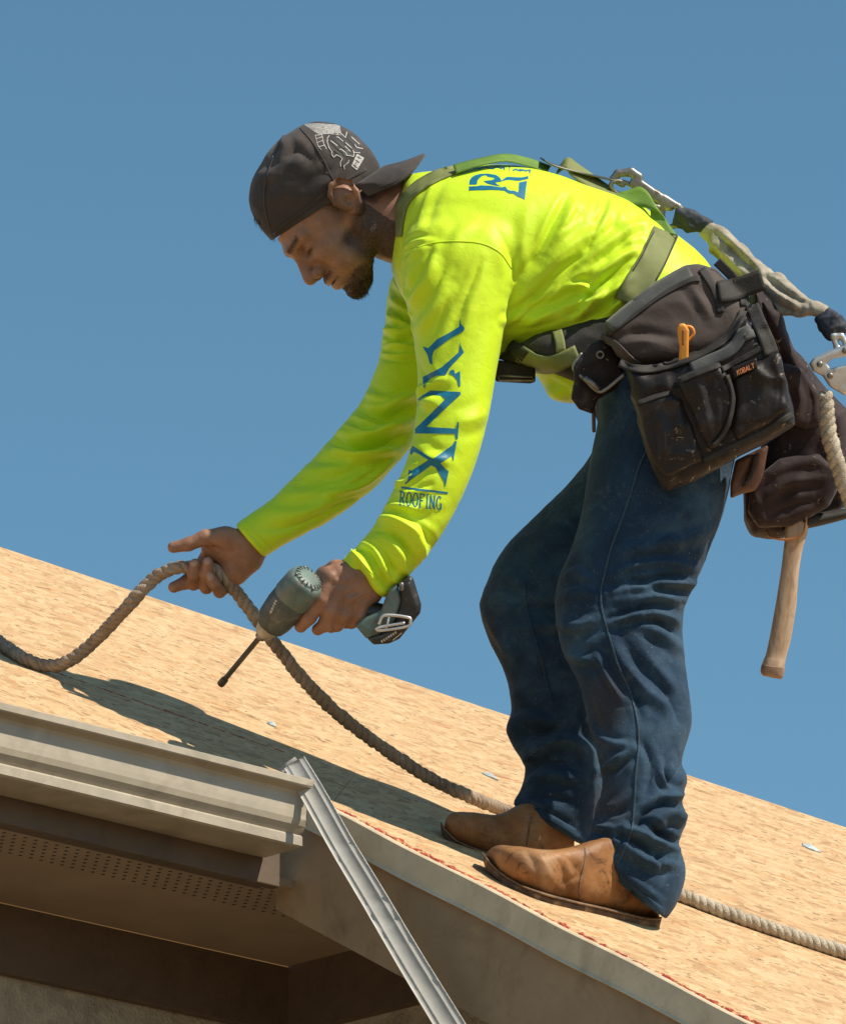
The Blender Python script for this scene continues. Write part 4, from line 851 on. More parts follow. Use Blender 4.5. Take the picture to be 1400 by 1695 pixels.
# ------------------------------------------------------------------ hands
FZ = FS - 275; NZ = NS - 168
def fhand(p):
    z = FZ
    q = lambda L: [(a, b, z + c, r) for a, b, c, r in L]
    d = chain(p, q([(470, 868, 10, 27), (432, 893, 4, 25), (402, 912, 2, 27)]), 8)
    d = smin(d, chain(p, q([(408, 902, 2, 27), (372, 908, 4, 24), (352, 906, 6, 19)]), 8), 12)
    d = smin(d, chain(p, q([(412, 925, 2, 24), (388, 946, 6, 22), (372, 950, 10, 18)]), 8), 12)
    d = smin(d, ell(p, (376, 893, z - 10), (30, 20, 20)), 10)                     # ball of the thumb
    d = smin(d, chain(p, q([(372, 890, -14, 18), (340, 890, -20, 13), (312, 901, -22, 11), (287, 906, -22, 9.5)]), 5), 8)
    d = smin(d, chain(p, q([(350, 912, 14, 14), (332, 940, 22, 12), (308, 964, 14, 11), (288, 972, 4, 9.5)]), 5), 6)
    fg = chain(p, q([(356, 912, 16, 14), (330, 942, 27, 12), (321, 966, 8, 11), (321, 950, -16, 10.5), (323, 934, -21, 9.5)]), 4)
    d = smin(d, fg, 3)
    d = smin(d, chain(p, q([(366, 922, 16, 14), (350, 952, 27, 12), (342, 972, 6, 11), (342, 950, -18, 10.5), (344, 931, -23, 9.5)]), 4), 2.5)
    d = smin(d, chain(p, q([(384, 940, 12, 14), (372, 972, 18, 11.5), (364, 979, -4, 10.5), (355, 966, -20, 9.8), (350, 957, -22, 8.8)]), 4), 2.5)
    d = smax(d, -cone(p, (356, 904, z - 22), (398, 938, z - 32), 2, 2), 6)          # crease of the palm
    return d
def nhand(p):
    z = NZ
    q = lambda L: [(a, b, z + c, r) for a, b, c, r in L]
    d = chain(p, q([(664, 908, 2, 24), (622, 948, 0, 28), (598, 966, -2, 31)]), 8)
    d = smin(d, chain(p, q([(602, 955, -6, 28), (566, 955, -12, 24), (546, 956, -16, 20)]), 8), 12)
    d = smin(d, chain(p, q([(606, 978, -4, 28), (590, 994, -10, 22), (572, 994, -14, 20)]), 8), 12)
    d = smin(d, chain(p, q([(592, 962, -12, 24), (552, 980, -20, 19)]), 8), 10)
    for L in ([(548, 957, -24, 15.5), (530, 992, -34, 13), (512, 1022, -28, 12), (498, 1037, -14, 10.5)],
              [(560, 977, -27, 15), (546, 1012, -33, 13), (538, 1034, -22, 12), (526, 1042, -8, 10)],
              [(578, 992, -24, 14.5), (570, 1018, -28, 12.5), (558, 1034, -14, 11.5), (548, 1038, 0, 10)],
              [(596, 1002, -18, 14), (594, 1020, -18, 11.5), (582, 1030, -6, 10.5), (572, 1032, 6, 9)]):
        d = smin(d, chain(p, q(L), 4), 4.5)
    d = smin(d, chain(p, q([(590, 945, 10, 20), (556, 942, 16, 15), (536, 950, 26, 12), (520, 968, 30, 11)]), 5), 8)
    for a in ((547, 956), (560, 976), (577, 991)): d = smin(d, ell(p, (a[0], a[1], z - 34), (9, 9, 7)), 5)
    for a, b in (((590, 958), (556, 962)), ((596, 970), (566, 980)), ((602, 980), (584, 992))): d = smin(d, cone(p, (a[0], a[1], z - 33), (b[0], b[1], z - 38), 3, 2.5), 5)
    return d
V1, F1 = nets(fhand, (262, 850, FZ - 48), (490, 1002, FZ + 58), 1.7)
V2, F2 = nets(nhand, (480, 890, NZ - 62), (695, 1062, NZ + 56), 1.7)
# the rest of the body, inside the clothes
def core(p):
    d = cone(p, (720, 400, zc(395)), (1080, 580, zc(580)), 78, 62)
    for L in ([(770, 420, NS + 40, 48), (758, 600, NS - 60, 40), (740, 710, NS - 100, 30), (704, 826, NS - 138, 22), (650, 922, NS - 160, 20)], [(740, 480, FS - 30, 44), (690, 590, FS - 75, 36), (640, 695, FS - 130, 32), (560, 790, FS - 205, 24), (452, 872, FS - 255, 20)],
              [(1100, 660, HN, 60), (1040, 1000, lz(1000, HN, BN), 56), (1062, 1250, lz(1250, HN, BN), 36), (1060, 1440, BN, 26)], [(1080, 700, HF, 55), (900, 1000, lz(1000, HF, BF), 50), (925, 1200, lz(1200, HF, BF), 32), (920, 1380, BF, 22)]):
        d = smin(d, chain(p, L, 20), 20)
    return d
V3, F3 = nets(core, (430, 270, -640), (1280, 1500, 480), 13)
k1, k2 = len(HV), len(HV) + len(V1)
nail = np.zeros(len(HV) + len(V1) + len(V2) + len(V3))
allp = np.vstack([H2P(HV), V1, V2, V3])
for a in ((321, 931, FZ - 31), (343, 928, FZ - 33), (348, 954, FZ - 31)):
    dd = np.linalg.norm((allp - np.array(a)) / np.array([6.5, 7.5, 7]), axis=1); nail = np.maximum(nail, sstep(1.1, .8, dd) * .8)
Vb = np.vstack([head_world, P(V1), P(V2), P(V3)]); Fb = np.vstack([F, F1 + k1, F2 + k2, F3 + k2 + len(V2)])
BODY = mesh('body', Vb, Fb, M_SKIN, MAN); smoothv(BODY.data, 1, .4)
attr(BODY.data, 'hair_dark', np.r_[hair_dark_h, np.zeros(len(V1) + len(V2) + len(V3))]); attr(BODY.data, 'nail', nail)

# hair: short strands on the jaw, chin and brow, and a lock under the cap
M_HAIR = simple('black_hair', (.016, .012, .010), .5, var=.4, vs=200, bstr=0)
def hairs(name, pts, nrm, ln, rad, lean, parent, seed, mat=None):
    rs = np.random.default_rng(seed); V = []; F = []
    for p, n in zip(pts, nrm):
        d = n + lean + rs.normal(0, .35, 3); d /= np.linalg.norm(d); L = ln * (.5 + rs.random()); s = np.cross(d, rs.normal(0, 1, 3)); s /= np.linalg.norm(s) + 1e-9; t2 = np.cross(d, s)
        o = len(V); b = p - n * .0006; V += [b + s * rad, b - s * .5 * rad + t2 * .87 * rad, b - s * .5 * rad - t2 * .87 * rad, b + d * L + lean * L * .4]
        F += [(o, o + 1, o + 3), (o + 1, o + 2, o + 3), (o + 2, o, o + 3)]
    o = mesh(name, V, F, mat or M_HAIR, parent, fix=False); tag(o, kind='stuff'); return o
W = getV(BODY.data)[:len(HV)]; N = getN(BODY.data)[:len(HV)]
rs = np.random.default_rng(11); down = P(H2P([0, 0, -1])) - P(H2P([0, 0, 0])); down /= np.linalg.norm(down); fwd = P(H2P([1, 0, 0])) - P(H2P([0, 0, 0])); fwd /= np.linalg.norm(fwd)
def pick(wt, n):
    pr = wt / wt.sum(); return rs.choice(len(pr), n, p=pr)
i = pick(beard ** 2 + .0, 2600); hairs('beard', W[i], N[i], .0034, .00022, down * .5, BODY, 1)
i = pick(goat ** 2, 3400); hairs('goatee', W[i], N[i], .005, .00028, down * .9 + fwd * .3, BODY, 2)
i = pick(brow ** 3, 420); hairs('eyebrow', W[i], N[i], .0055, .00028, -down * .2 - fwd * .3, BODY, 3)
i = pick(mous ** 2, 500); hairs('moustache', W[i], N[i], .0045, .0002, down * .6, BODY, 5)
i = pick(nape ** 2, 1500); hairs('cropped_hair', W[i], N[i], .0035, .00025, down * .4, BODY, 6)

# ------------------------------------------------------------------ cap, worn backwards
def cap_x(nt, v, c):
    d = ramp(nt, noise(nt, v, 14, 5, .6, .4), [(.45, (0, 0, 0)), (.7, (.7,) * 3)]); return mixc(nt, d, c, (.11, .083, .068))
M_CAP = cloth('charcoal_cap_cotton', (.034, .028, .026), (.062, .050, .045), .85, 1500., .1, .5, 10., cap_x)
M_CAPLINE = simple('cap_stitching', (.06, .05, .045), .9, var=.3, vs=200, bstr=.4, bscale=900)
M_SILVER = simple('silver_embroidery', (.42, .40, .37), .6, var=.35, vs=220, bstr=.8, bscale=700, bdist=.0012)
M_BLACKEM = simple('black_embroidery', (.014, .012, .012), .6, var=.4, vs=220, bstr=.8, bscale=700, bdist=.0012)
CAP = empty('baseball_cap', P([540, 330, zc(330)]), 'charcoal baseball cap worn backwards with embroidered silver lettering', 'cap')
hz = HO[2]
CS = [(450, 398, 630, 281, hz - 2, 81), (436, 384, 629, 274, hz - 2, 83), (421, 362, 624, 264, hz - 1, 85), (413, 338, 614, 248, hz, 87), (413, 316, 602, 235, hz + 3, 87), (418, 296, 588, 222, hz + 7, 85), (428, 276, 570, 211, hz + 12, 76), (443, 252, 548, 203.5, hz + 17, 62), (462, 231, 522, 201.5, hz + 22, 40), (482, 217, 503, 206, hz + 25, 14)]
s = crom(CS, 7); nA = 72; th = np.linspace(0, 2 * np.pi, nA, endpoint=False); rings = []
for q in s:
    L, Rr = q[:2], q[2:4]; mid = (L + Rr) / 2; h = (Rr - L) / 2; ring = np.empty((nA, 3)); ring[:, :2] = mid + np.outer(np.cos(th), h); ring[:, 2] = q[4] + np.sin(th) * q[5]; rings.append(ring)
rings = np.array(rings)
# opening at the forehead side above the strap is left to the strap; close only the top
Vc, Fc = rings_to_mesh(rings, True, False); Vc = np.vstack([Vc, rings[-1].mean(0)]); Fc += [((len(rings) - 1) * nA + j, (len(rings) - 1) * nA + (j + 1) % nA, len(Vc) - 1) for j in range(nA)]
crown = mesh('crown', P(Vc), Fc, M_CAP, CAP); sub = crown.modifiers.new('s', 'SUBSURF'); sub.levels = 1; sub.render_levels = 1
dg = bpy.context.evaluated_depsgraph_get(); me = bpy.data.meshes.new_from_object(crown.evaluated_get(dg)); crown.modifiers.clear(); crown.data = me; me.polygons.foreach_set('use_smooth', [True] * len(me.polygons))
folds(me, [([(470, 262), (490, 248), (512, 262), (520, 268)], 8, -6), ([(460, 270), (472, 245), (466, 225)], 7, 4), ([(520, 310), (545, 300), (556, 282)], 8, 3.5), ([(530, 290), (545, 282), (552, 272)], 6, -3), ([(440, 330), (480, 318), (520, 320)], 12, 3), ([(425, 300), (450, 290), (470, 300)], 10, 3), ([(500, 225), (530, 262), (552, 298)], 4, -1.5), ([(470, 340), (500, 330), (535, 312)], 9, 2.5)])
crumple(me, 1.2, 22., None, seed=9)
T_CAP = bvh(crown)
m_ = crown.modifiers.new('t', 'SOLIDIFY'); m_.thickness = .0022; m_.offset = -1
bnd = crom([(452, 391), (470, 378), (510, 350), (550, 318), (580, 300), (612, 283)], 6)
V, F = ribbon(strap_on([T_CAP], [(453, 388), (470, 372), (510, 343), (550, 312), (580, 294), (606, 280)], 5, .6, 4, step=5), .0008); mesh('sweatband_edge', V, F, M_CAP, CAP)
V, F = ribbon(strap_on([T_CAP], [(497, 212), (515, 232), (534, 262), (548, 290), (556, 306)], 2.2, .7, 3, step=4), .0006); mesh('panel_seam', V, F, M_CAPLINE, CAP)
V, F = ribbon(strap_on([T_CAP], [(470, 224), (452, 262), (440, 300), (438, 340), (446, 378)], 2.2, .7, 3, step=4), .0006); mesh('panel_seam', V, F, M_CAPLINE, CAP)
# bill
bz0 = hz - 4; rows = []
for i in range(25):
    v = -1 + 2 * i / 24; row = []
    rx = 540 + 96 * math.cos(v * 1.05); ry = 339.5 - 62 * math.cos(v * 1.05); rzz = bz0 - math.sin(v * 1.05) * 90
    tip = math.sqrt(max(0, 1 - abs(v) ** 7.0))
    for j in range(13):
        t = j / 12; L = t * (22 + (48 + 16 * v * v) * tip); arch = -5 * (1 - v * v) + 20 * v * v * t
        row.append((rx + L * .968, ry - L * .25 + 3.0 * math.sin(t * 2.6) + arch * t + 8 * (v > 0) * v * (1 - t) * 0, rzz * 1.0 - (v * 4 * t)))
    rows.append(row)
V, F = ribbon(P(np.array(rows)), .0034); V2_, F2_ = V, F; bill = mesh('bill', V, F, M_CAP, CAP)
sub = bill.modifiers.new('s', 'SOLIDIFY'); sub.thickness = .0045
# embroidery
cz = lambda L: [[(390 + x / 4, 180 + y / 4) for x, y in p] for p in L]
c17 = lambda L: [(540 + x / 17.5, 195 + y / 17.5) for x, y in L]
M1 = []; M2 = []
for L in ([(75,560),(60,700),(120,850),(280,960),(450,1090),(530,1180),(480,1330),(520,1440)], [(75,560),(180,570),(330,700),(560,900),(640,1040),(790,1080)], [(240,450),(380,460),(520,640),(760,860),(900,960),(980,1000)], [(250,470),(250,600),(430,740),(530,860),(700,990)], [(640,480),(760,640),(900,830),(1070,870)], [(640,560),(780,720),(900,850)], [(190,960),(200,1080),(260,1080)], [(110,640),(300,830),(500,1000),(560,1100)]): M2 += stroke_polys(c17(L), 3.1)
for L in ([(30,700),(80,860),(160,960),(160,1060),(220,1140),(270,1100),(300,1070),(420,1130),(470,1190),(410,1290),(420,1400)], [(530,1480),(510,1400),(640,1290),(660,1230)], [(390,920),(430,900),(570,1010),(600,1080),(790,1120),(810,1060),(780,930)], [(800,990),(980,1020)], [(130,660),(320,800)], [(300,560),(340,550),(490,680)], [(560,720),(740,880)], [(550,820),(700,970)], [(430,450),(560,570),(600,410)], [(730,550),(960,760)], [(830,780),(890,860),(1060,890)], [(30,700),(40,580),(90,510)]): M1 += stroke_polys(c17(L), 1.25)
decal('embroidered_letter', M2, [T_CAP], M_BLACKEM, CAP, .9, 3); decal('embroidered_letter', M1, [T_CAP], M_SILVER, CAP, 1.6, 3)
wing = cz([[(440,108),(520,98),(600,92),(660,98),(700,130),(690,165),(640,170),(580,160),(540,150),(500,132)]])
M3 = []
for k in range(9):
    y0 = 98 + k * 8; M3 += stroke_polys([(390 + (450 + k * 12) / 4, 180 + (y0 + 4) / 4), (390 + (560 + k * 8) / 4, 180 + (y0 + 2) / 4), (390 + (690 + k) / 4, 180 + (y0 + 12) / 4)], 1.35)
decal('embroidered_wing', M3, [T_CAP], M_SILVER, CAP, .9, 3)
M4 = []
for L in ([(522, 224), (533, 222.5)], [(523, 230), (534, 226)], [(522, 224), (526, 240), (532, 248)], [(533, 223), (536, 238), (541, 247)], [(525, 236), (535, 232)], [(527, 243), (538, 240)]): M4 += stroke_polys(L, 1.1)
decal('embroidered_patch', M4, [T_CAP], M_SILVER, CAP, .9, 3)
PT_ = decal('embroidered_patch', [c17([(890,1040),(1100,1160),(890,1520),(730,1390)])], [T_CAP], M_SILVER, CAP, .9, 3); M5 = []
for L in ([(900,1120),(1010,1180)], [(960,1090),(940,1180)], [(860,1220),(960,1290)], [(840,1330),(900,1270)], [(790,1360),(900,1450)], [(850,1370),(840,1430)]): M5 += stroke_polys(c17(L), 1.3)
decal('embroidered_patch', M5, [bvh(PT_)], M_BLACKEM, CAP, .5, 3)
# hair that escapes at the forehead under the cap's strap
rs = np.random.default_rng(5); pp = np.stack([420 + rs.random(80) * 34, 0 * rs.random(80), hz + rs.normal(0, 26, 80)], 1); pp[:, 1] = 362 + (pp[:, 0] - 420) * .95 - 8 * rs.random(80)
dn = P([437, 390, 0]) - P([430, 360, 0]); dn /= np.linalg.norm(dn)
hairs('fringe', P(pp), np.tile(dn, (80, 1)), .010, .0006, dn * .6, BODY, 8)
# ------------------------------------------------------------------ tool belt and its bags
def webx(nt, v, c):
    d = ramp(nt, noise(nt, v, 26, 6, .7, .8), [(.54, (0, 0, 0)), (.74, (.6,) * 3)]); c = mixc(nt, d, c, (.075, .05, .038))
    d = ramp(nt, noise(nt, v, 44, 5, .74, .8), [(.63, (0, 0, 0)), (.67, (.85,) * 3)]); return mixc(nt, d, c, (.30, .24, .18))
M_BAG = cloth('dirty_black_nylon', (.011, .0075, .0065), (.024, .016, .014), .38, 1300., .05, .5, 12., webx)
M_BAGIN = cloth('brown_nylon', (.045, .032, .027), (.085, .062, .052), .7, 1300., .1, .5, 10.)
M_LINER = cloth('grey_nylon_lining', (.055, .055, .05), (.105, .103, .095), .6, 1500., .1, .3, 12.)
M_MAROON = cloth('dark_maroon_nylon', (.016, .008, .009), (.036, .018, .018), .7, 1200., .1, .5, 10., webx)
M_LEATHER = simple('brown_leather', (.085, .036, .020), .5, var=.4, vs=30, bstr=.4, bscale=200, bdist=.001)
M_WEBB = simple('black_webbing', (.018, .0145, .0115), .75, var=.4, vs=80, bstr=.6, bscale=420, bdist=.0015)
M_STEEL = simple('worn_steel', (.26, .245, .22), .46, .75, var=.25, vs=60, bstr=.2, bscale=200, dirt=(.13, .10, .075), dscale=60, dth=(.52, .66))
M_BRIGHT = simple('bright_cast_metal', (.62, .60, .57), .38, .7, var=.15, vs=40, bstr=.25, bscale=180, dirt=(.3, .26, .22), dscale=60, dth=(.6, .7))
BELT = empty('tool_belt', P([1100, 640, HN]), 'black padded tool belt with dirty bags around the hips over the jeans', 'tool belt')
px5 = lambda L: [(800 + x / 2.3333, 420 + y / 2.3333) for x, y in L]
HB = HN - 108                          # outer surface of the near hip
# belt band in front of the belly and the padded band over the hip
V, F = loft([(862, 602, 815, 592, zc(600) - 20, 60), (905, 614, 882, 556, zc(585) - 60, 84), (960, 636, 932, 540, zc(580) - 70, 90), (1020, 640, 990, 520, zc(580) - 66, 98), (1060, 610, 1040, 500, zc(570) - 60, 104)], 6, 36, 2.6)
me = remesh(P(V), F, .0035); smoothv(me, 5); crumple(me, 1.5, 20, None, seed=3)
o = bpy.data.objects.new('belt_band', me); me.materials.append(M_WEBB); me.polygons.foreach_set('use_smooth', [True] * len(me.polygons)); link(o, BELT)
pad = px5([(470, 312), (468, 268), (560, 190), (680, 100), (780, 45), (830, 40), (900, 60), (960, 120), (1010, 180), (1040, 260), (1000, 330), (900, 390), (760, 420), (600, 430), (520, 400)])
PAD = slab('hip_pad', pad, HB + 34, 46, 34, M_BAGIN, BELT, 3.2, (.05, -.30), 3, [([(1005, 580), (1060, 566), (1120, 578)], 9, 6), ([(1010, 566), (1050, 552), (1100, 556)], 8, -4), ([(1020, 590), (1070, 585), (1130, 592)], 8, 5), ([(1140, 470), (1160, 500), (1178, 530)], 8, 4), ([(1060, 520), (1110, 500), (1150, 510)], 14, 3)], (1.5, 18., None, (1, 1, 1), True, 5))
T_PAD = bvh(PAD)
def on(name, pts, wd, trees, mat, parent, lift=1.6, th=.002, n=6, step=5, sm=3):
    V, F = ribbon(strap_on(trees, pts, wd, lift, n, step=step, sm=sm), th); return mesh(name, V, F, mat, parent)
on('pad_lining', px5([(485, 285), (560, 222), (680, 132), (800, 70)]), 20, [T_PAD], M_LINER, BELT, 1.5)
on('pad_binding', px5([(480, 312), (560, 250), (680, 162), (790, 105), (835, 98)]), 9, [T_PAD], M_WEBB, BELT, 1.6, .0018)
on('pad_binding', px5([(840, 60), (880, 120), (905, 180), (915, 230)]), 12, [T_PAD], M_WEBB, BELT, 1.6, .0018)
on('pad_binding', px5([(900, 30), (960, 90), (1000, 150), (1010, 200)]), 16, [T_PAD], M_WEBB, BELT, 2, .0018)
# near bag: body, mouth, pockets
body = px5([(548, 440), (640, 448), (740, 428), (850, 388), (950, 330), (1010, 250), (1050, 290), (1115, 330), (1150, 440), (1192, 590), (1200, 660), (1110, 718), (960, 800), (850, 862), (740, 905), (702, 918), (680, 890), (650, 830), (610, 690), (575, 560)])
BG = slab('bag_body', body, HB - 52, 40, 26, M_BAG, BELT, 3.0, (-.06, -.10), 3, [([(1100, 610), (1110, 700), (1105, 790)], 9, 3), ([(1215, 600), (1240, 650), (1235, 720)], 14, 5), ([(1200, 620), (1205, 680), (1190, 740)], 8, -3), ([(1270, 600), (1285, 650), (1280, 700)], 12, 4), ([(1060, 690), (1075, 740), (1090, 790)], 8, 3)], (3.2, 17., None, (1, 1, 1), True, 6))
T_BG = bvh(BG)
pk1 = px5([(590, 575), (720, 530), (760, 560), (800, 650), (830, 740), (850, 800), (700, 870), (660, 820), (620, 700)])
P1 = slab('front_pocket', pk1, HB - 90, 14, 11, M_BAG, BELT, 2.6, (-.06, -.10), 2, [([(1085, 680), (1100, 720), (1095, 760)], 7, 4), ([(1110, 660), (1125, 700), (1128, 745)], 6, 3), ([(1070, 700), (1085, 740), (1088, 770)], 6, -3)], (3.2, 26., None, (1, 1, 1), True, 7))
pk2 = px5([(750, 490), (860, 440), (915, 425), (940, 470), (960, 560), (950, 640), (910, 710), (875, 760), (840, 700), (800, 600)])
P2 = slab('tool_pocket', pk2, HB - 98, 17, 13, M_BAG, BELT, 2.6, (-.06, -.08), 2, [([(1150, 620), (1165, 670), (1172, 720)], 7, 4), ([(1190, 630), (1200, 680), (1195, 710)], 6, -3)], (2.8, 26., None, (1, 1, 1), True, 8))
pk3 = px5([(960, 470), (1060, 410), (1140, 380), (1165, 480), (1185, 590), (1100, 660), (980, 720), (950, 680), (965, 580)])
P3 = slab('side_pocket', pk3, HB - 84, 22, 15, M_BAG, BELT, 2.8, (-.02, -.10), 2, [([(1245, 600), (1262, 640), (1250, 690)], 10, 4), ([(1270, 590), (1290, 640), (1285, 680)], 7, -3)], (3.0, 22., None, (1, 1, 1), True, 9))
TB = [T_BG, bvh(P1), bvh(P2), bvh(P3)]
on('bag_rim', px5([(525, 420), (570, 440), (640, 446), (740, 424), (850, 380), (940, 320), (990, 250), (1000, 222)]), 13, [T_BG, T_PAD], M_WEBB, BELT, 4, .0026)
on('bag_lining', px5([(800, 440), (880, 410), (960, 370), (1010, 300), (1030, 330), ]), 18, [T_BG], M_LINER, BELT, 1.5)
on('side_pocket_binding', px5([(920, 448), (1000, 405), (1070, 365), (1120, 335)]), 9, TB, M_WEBB, BELT, 2.6, .002)
on('bag_bottom_binding', px5([(850, 800), (960, 745), (1080, 690), (1190, 620)]), 10, TB, M_WEBB, BELT, 1.6, .0018)
on('pocket_binding', px5([(592, 580), (660, 555), (725, 535)]), 7, TB, M_WEBB, BELT, 1.4, .0016)
on('pocket_binding', px5([(755, 490), (830, 460), (912, 428)]), 10, TB, M_WEBB, BELT, 1.8, .0018)
on('pocket_loop', px5([(935, 470), (958, 540), (950, 620), (925, 690), (880, 745)]), 5, TB, M_WEBB, BELT, 3, .004)
lab = px5([(957, 440), (1052, 402), (1058, 440), (965, 482)])
TB2 = TB + [bvh([o for o in COL.objects if o.name == 'side_pocket_binding'][0])]
zl_ = [Pinv(cast(t_, x, y)[0])[2] for x, y in lab + [tuple(np.mean(lab, 0))] for t_ in TB2 if cast(t_, x, y)]
LBL = slab('label_patch', lab, min(zl_) + 1, 4.5, 2, M_BAG, BELT, 1.8, (-.02, -.10), 0)
M_ORANGE = simple('orange_thread', (.75, .26, .09), .6, var=.2, vs=100, bstr=.3)
T_L = bvh(LBL)
decal('label_lettering', word('KOBALT', (1218.5, 613.5), (3.9, -1.75), (1.3, 7.6), 1.25, .25), [T_L], M_ORANGE, BELT, .7, 3)
# strap that carries the bag, grommet
on('bag_strap', px5([(905, 150), (960, 140), (1020, 120), (1078, 100)]), 36, [T_PAD, T_BG], M_WEBB, BELT, 5, .0024)
on('bag_strap', px5([(1035, 200), (1060, 260), (1090, 330), (1110, 390)]), 24, [T_BG, T_PAD], M_WEBB, BELT, 3, .003)
on('bag_strap', px5([(455, 318), (510, 350), (560, 400), (600, 430)]), 10, [T_PAD, T_BG], M_BAGIN, BELT, 5, .003)
def ring(name, c, r, rt, mat, parent, sx=1.0, sy=1.0, tilt=0., zt=0.):
    a = np.linspace(0, 2 * np.pi, 41)[:-1]; x = r * sx * np.cos(a); y = r * sy * np.sin(a); ca, sa = math.cos(tilt), math.sin(tilt)
    pts = np.stack([c[0] + x * ca - y * sa, c[1] + x * sa + y * ca, c[2] + zt * x], 1); pts = P(np.vstack([pts, pts[:2]])); V, F = tube(pts, rt / 1000., 8, False); return mesh(name, V, F, mat, parent)
# leather front plate, buckle
plate = px5([(345, 440), (400, 350), (470, 320), (520, 400), (545, 470), (500, 530), (440, 560), (420, 620), (370, 600), (335, 560), (350, 500)])
PL = slab('leather_tab', plate, HB + 12, 9, 6, M_BAG, BELT, 2.8, (.35, 0), 2, None, (1.5, 25., None, (1, 1, 1), True, 2)); T_PL = bvh(PL)
g0 = cast(T_PL, *px5([(450, 390)])[0]); ring('grommet', (*px5([(450, 390)])[0], Pinv(g0[0])[2] - 1.5 if g0 else HB - 5), 5.5, 1.6, M_STEEL, BELT)
zb = HB - 4
bk = [(*p, z) for p, z in zip(px5([(380, 385), (347, 440), (395, 490), (440, 530), (470, 525), (545, 465)]), (zb + 12, zb + 6, zb - 2, zb - 8, zb - 10, zb - 16))]
V, F = tube(P(resample(crom(bk, 6), 4)), .0032, 8); mesh('buckle', V, F, M_STEEL, BELT)
bk = [(*p, zb - 10) for p in px5([(390, 480), (420, 500), (445, 525)])]; V, F = tube(P(np.array(bk)), .0045, 8); mesh('buckle_tongue', V, F, M_STEEL, BELT)
slab('frayed_strap_end', px5([(340, 545), (420, 560), (416, 612), (400, 610), (365, 596), (355, 575)]), HB + 28, 6, 4, M_BAG, BELT, 2.5, (0, 0), 1, None, (2, 40))
slab('buckle_strap_end', px5([(416, 592), (432, 590), (434, 690), (418, 694)]), HB + 22, 5, 4, M_LEATHER, BELT, 2.5)
slab('front_buckle', [(816, 606), (822, 596), (878, 600), (886, 612), (886, 632), (878, 635), (822, 632), (814, 622)], zc(600) - 66, 9, 5, M_WEBB, BELT, 2.2, (0.2, 0))
z9 = zc(600) - 78
V, F = tube(P(np.array([(826, 622, z9), (880, 624, z9 + 6), (884, 630, z9 + 6), (826, 630, z9), (824, 626, z9), (826, 622, z9)])), .0022, 8); mesh('buckle_frame', V, F, M_STEEL, BELT)
# far bag behind the hips, with its hammer loop
fb = [(1246, 470), (1286, 512), (1308, 572), (1345, 618), (1372, 652), (1420, 700), (1430, 820), (1352, 858), (1330, 876), (1292, 890), (1246, 886), (1228, 862), (1228, 812), (1262, 742), (1290, 690), (1280, 600), (1240, 520)]
BF_ = HB + 120
RB = slab('rear_bag', fb, BF_ + 30, 62, 44, M_MAROON, BELT, 3.6, (.25, .1), 4, [([(1320, 580), (1325, 640), (1310, 700)], 14, 9), ([(1300, 560), (1310, 600), (1330, 640)], 10, -6), ([(1345, 640), (1350, 680), (1340, 720)], 12, 8), ([(1375, 660), (1385, 720), (1360, 800)], 14, 8), ([(1260, 780), (1300, 800), (1330, 850)], 14, -6), ([(1240, 850), (1290, 842), (1360, 800)], 12, 6)], (5.5, 13., None, (1, 1, 1), True, 11))
slab('rear_bag_pocket', [(1292, 600), (1330, 612), (1352, 650), (1360, 700), (1330, 712), (1302, 700), (1288, 660)], BF_ - 40, 16, 12, M_MAROON, BELT, 2.8, (.25, .1), 2, [([(1310, 620), (1322, 660), (1316, 700)], 7, 5), ([(1335, 630), (1345, 670), (1338, 705)], 6, -4)], (3, 24., None, (1, 1, 1), True, 21))
slab('rear_bag_flap', [(1262, 500), (1290, 520), (1312, 572), (1340, 612), (1330, 640), (1296, 628), (1270, 570)], BF_ - 30, 14, 10, M_MAROON, BELT, 2.8, (.2, .1), 2, [([(1280, 530), (1300, 575), (1325, 622)], 7, 6), ([(1270, 545), (1288, 590), (1305, 620)], 5, -4)], (3, 24., None, (1, 1, 1), True, 22))
slab('rear_bag_pocket', [(1242, 800), (1290, 760), (1350, 752), (1398, 780), (1370, 838), (1310, 870), (1256, 872), (1238, 846)], BF_ - 36, 18, 14, M_MAROON, BELT, 2.8, (.2, .1), 2, [([(1260, 830), (1300, 800), (1360, 790)], 8, 6), ([(1270, 855), (1310, 838), (1350, 830)], 6, -5)], (3.5, 20., None, (1, 1, 1), True, 23))
V, F = loft([(1296, 880, 1300, 866, BF_, 20), (1330, 876, 1328, 852, BF_, 30), (1375, 866, 1370, 846, BF_ + 10, 26), (1430, 850, 1420, 838, BF_ + 20, 20)], 6, 24); mesh('bag_bottom_strap', P(V), F, M_WEBB, BELT)
wl_ = [(1268, 878, BF_ - 30), (1276, 889, BF_ - 42), (1300, 893, BF_ - 46), (1326, 886, BF_ - 44), (1333, 866, BF_ - 40), (1332, 846, BF_ - 34)]
V, F = tube(P(resample(crom(wl_, 6), 4)), .0022, 8); mesh('hammer_loop', V, F, simple('copper_wire', (.42, .17, .06), .4, .6, bstr=0), BELT)
slab('leather_sheath', [(1208, 800), (1216, 762), (1272, 735), (1262, 790), (1250, 812), (1226, 818), (1208, 826)], HB - 6, 14, 9, M_LEATHER, BELT, 3, (0, 0), 2, [([(1222, 805), (1240, 780), (1248, 750)], 5, -4)])
slab('sheath_edge', [(1226, 806), (1240, 778), (1246, 752), (1254, 752), (1248, 784), (1234, 806)], HB - 22, 5, 3, M_BAG, BELT, 2.4)

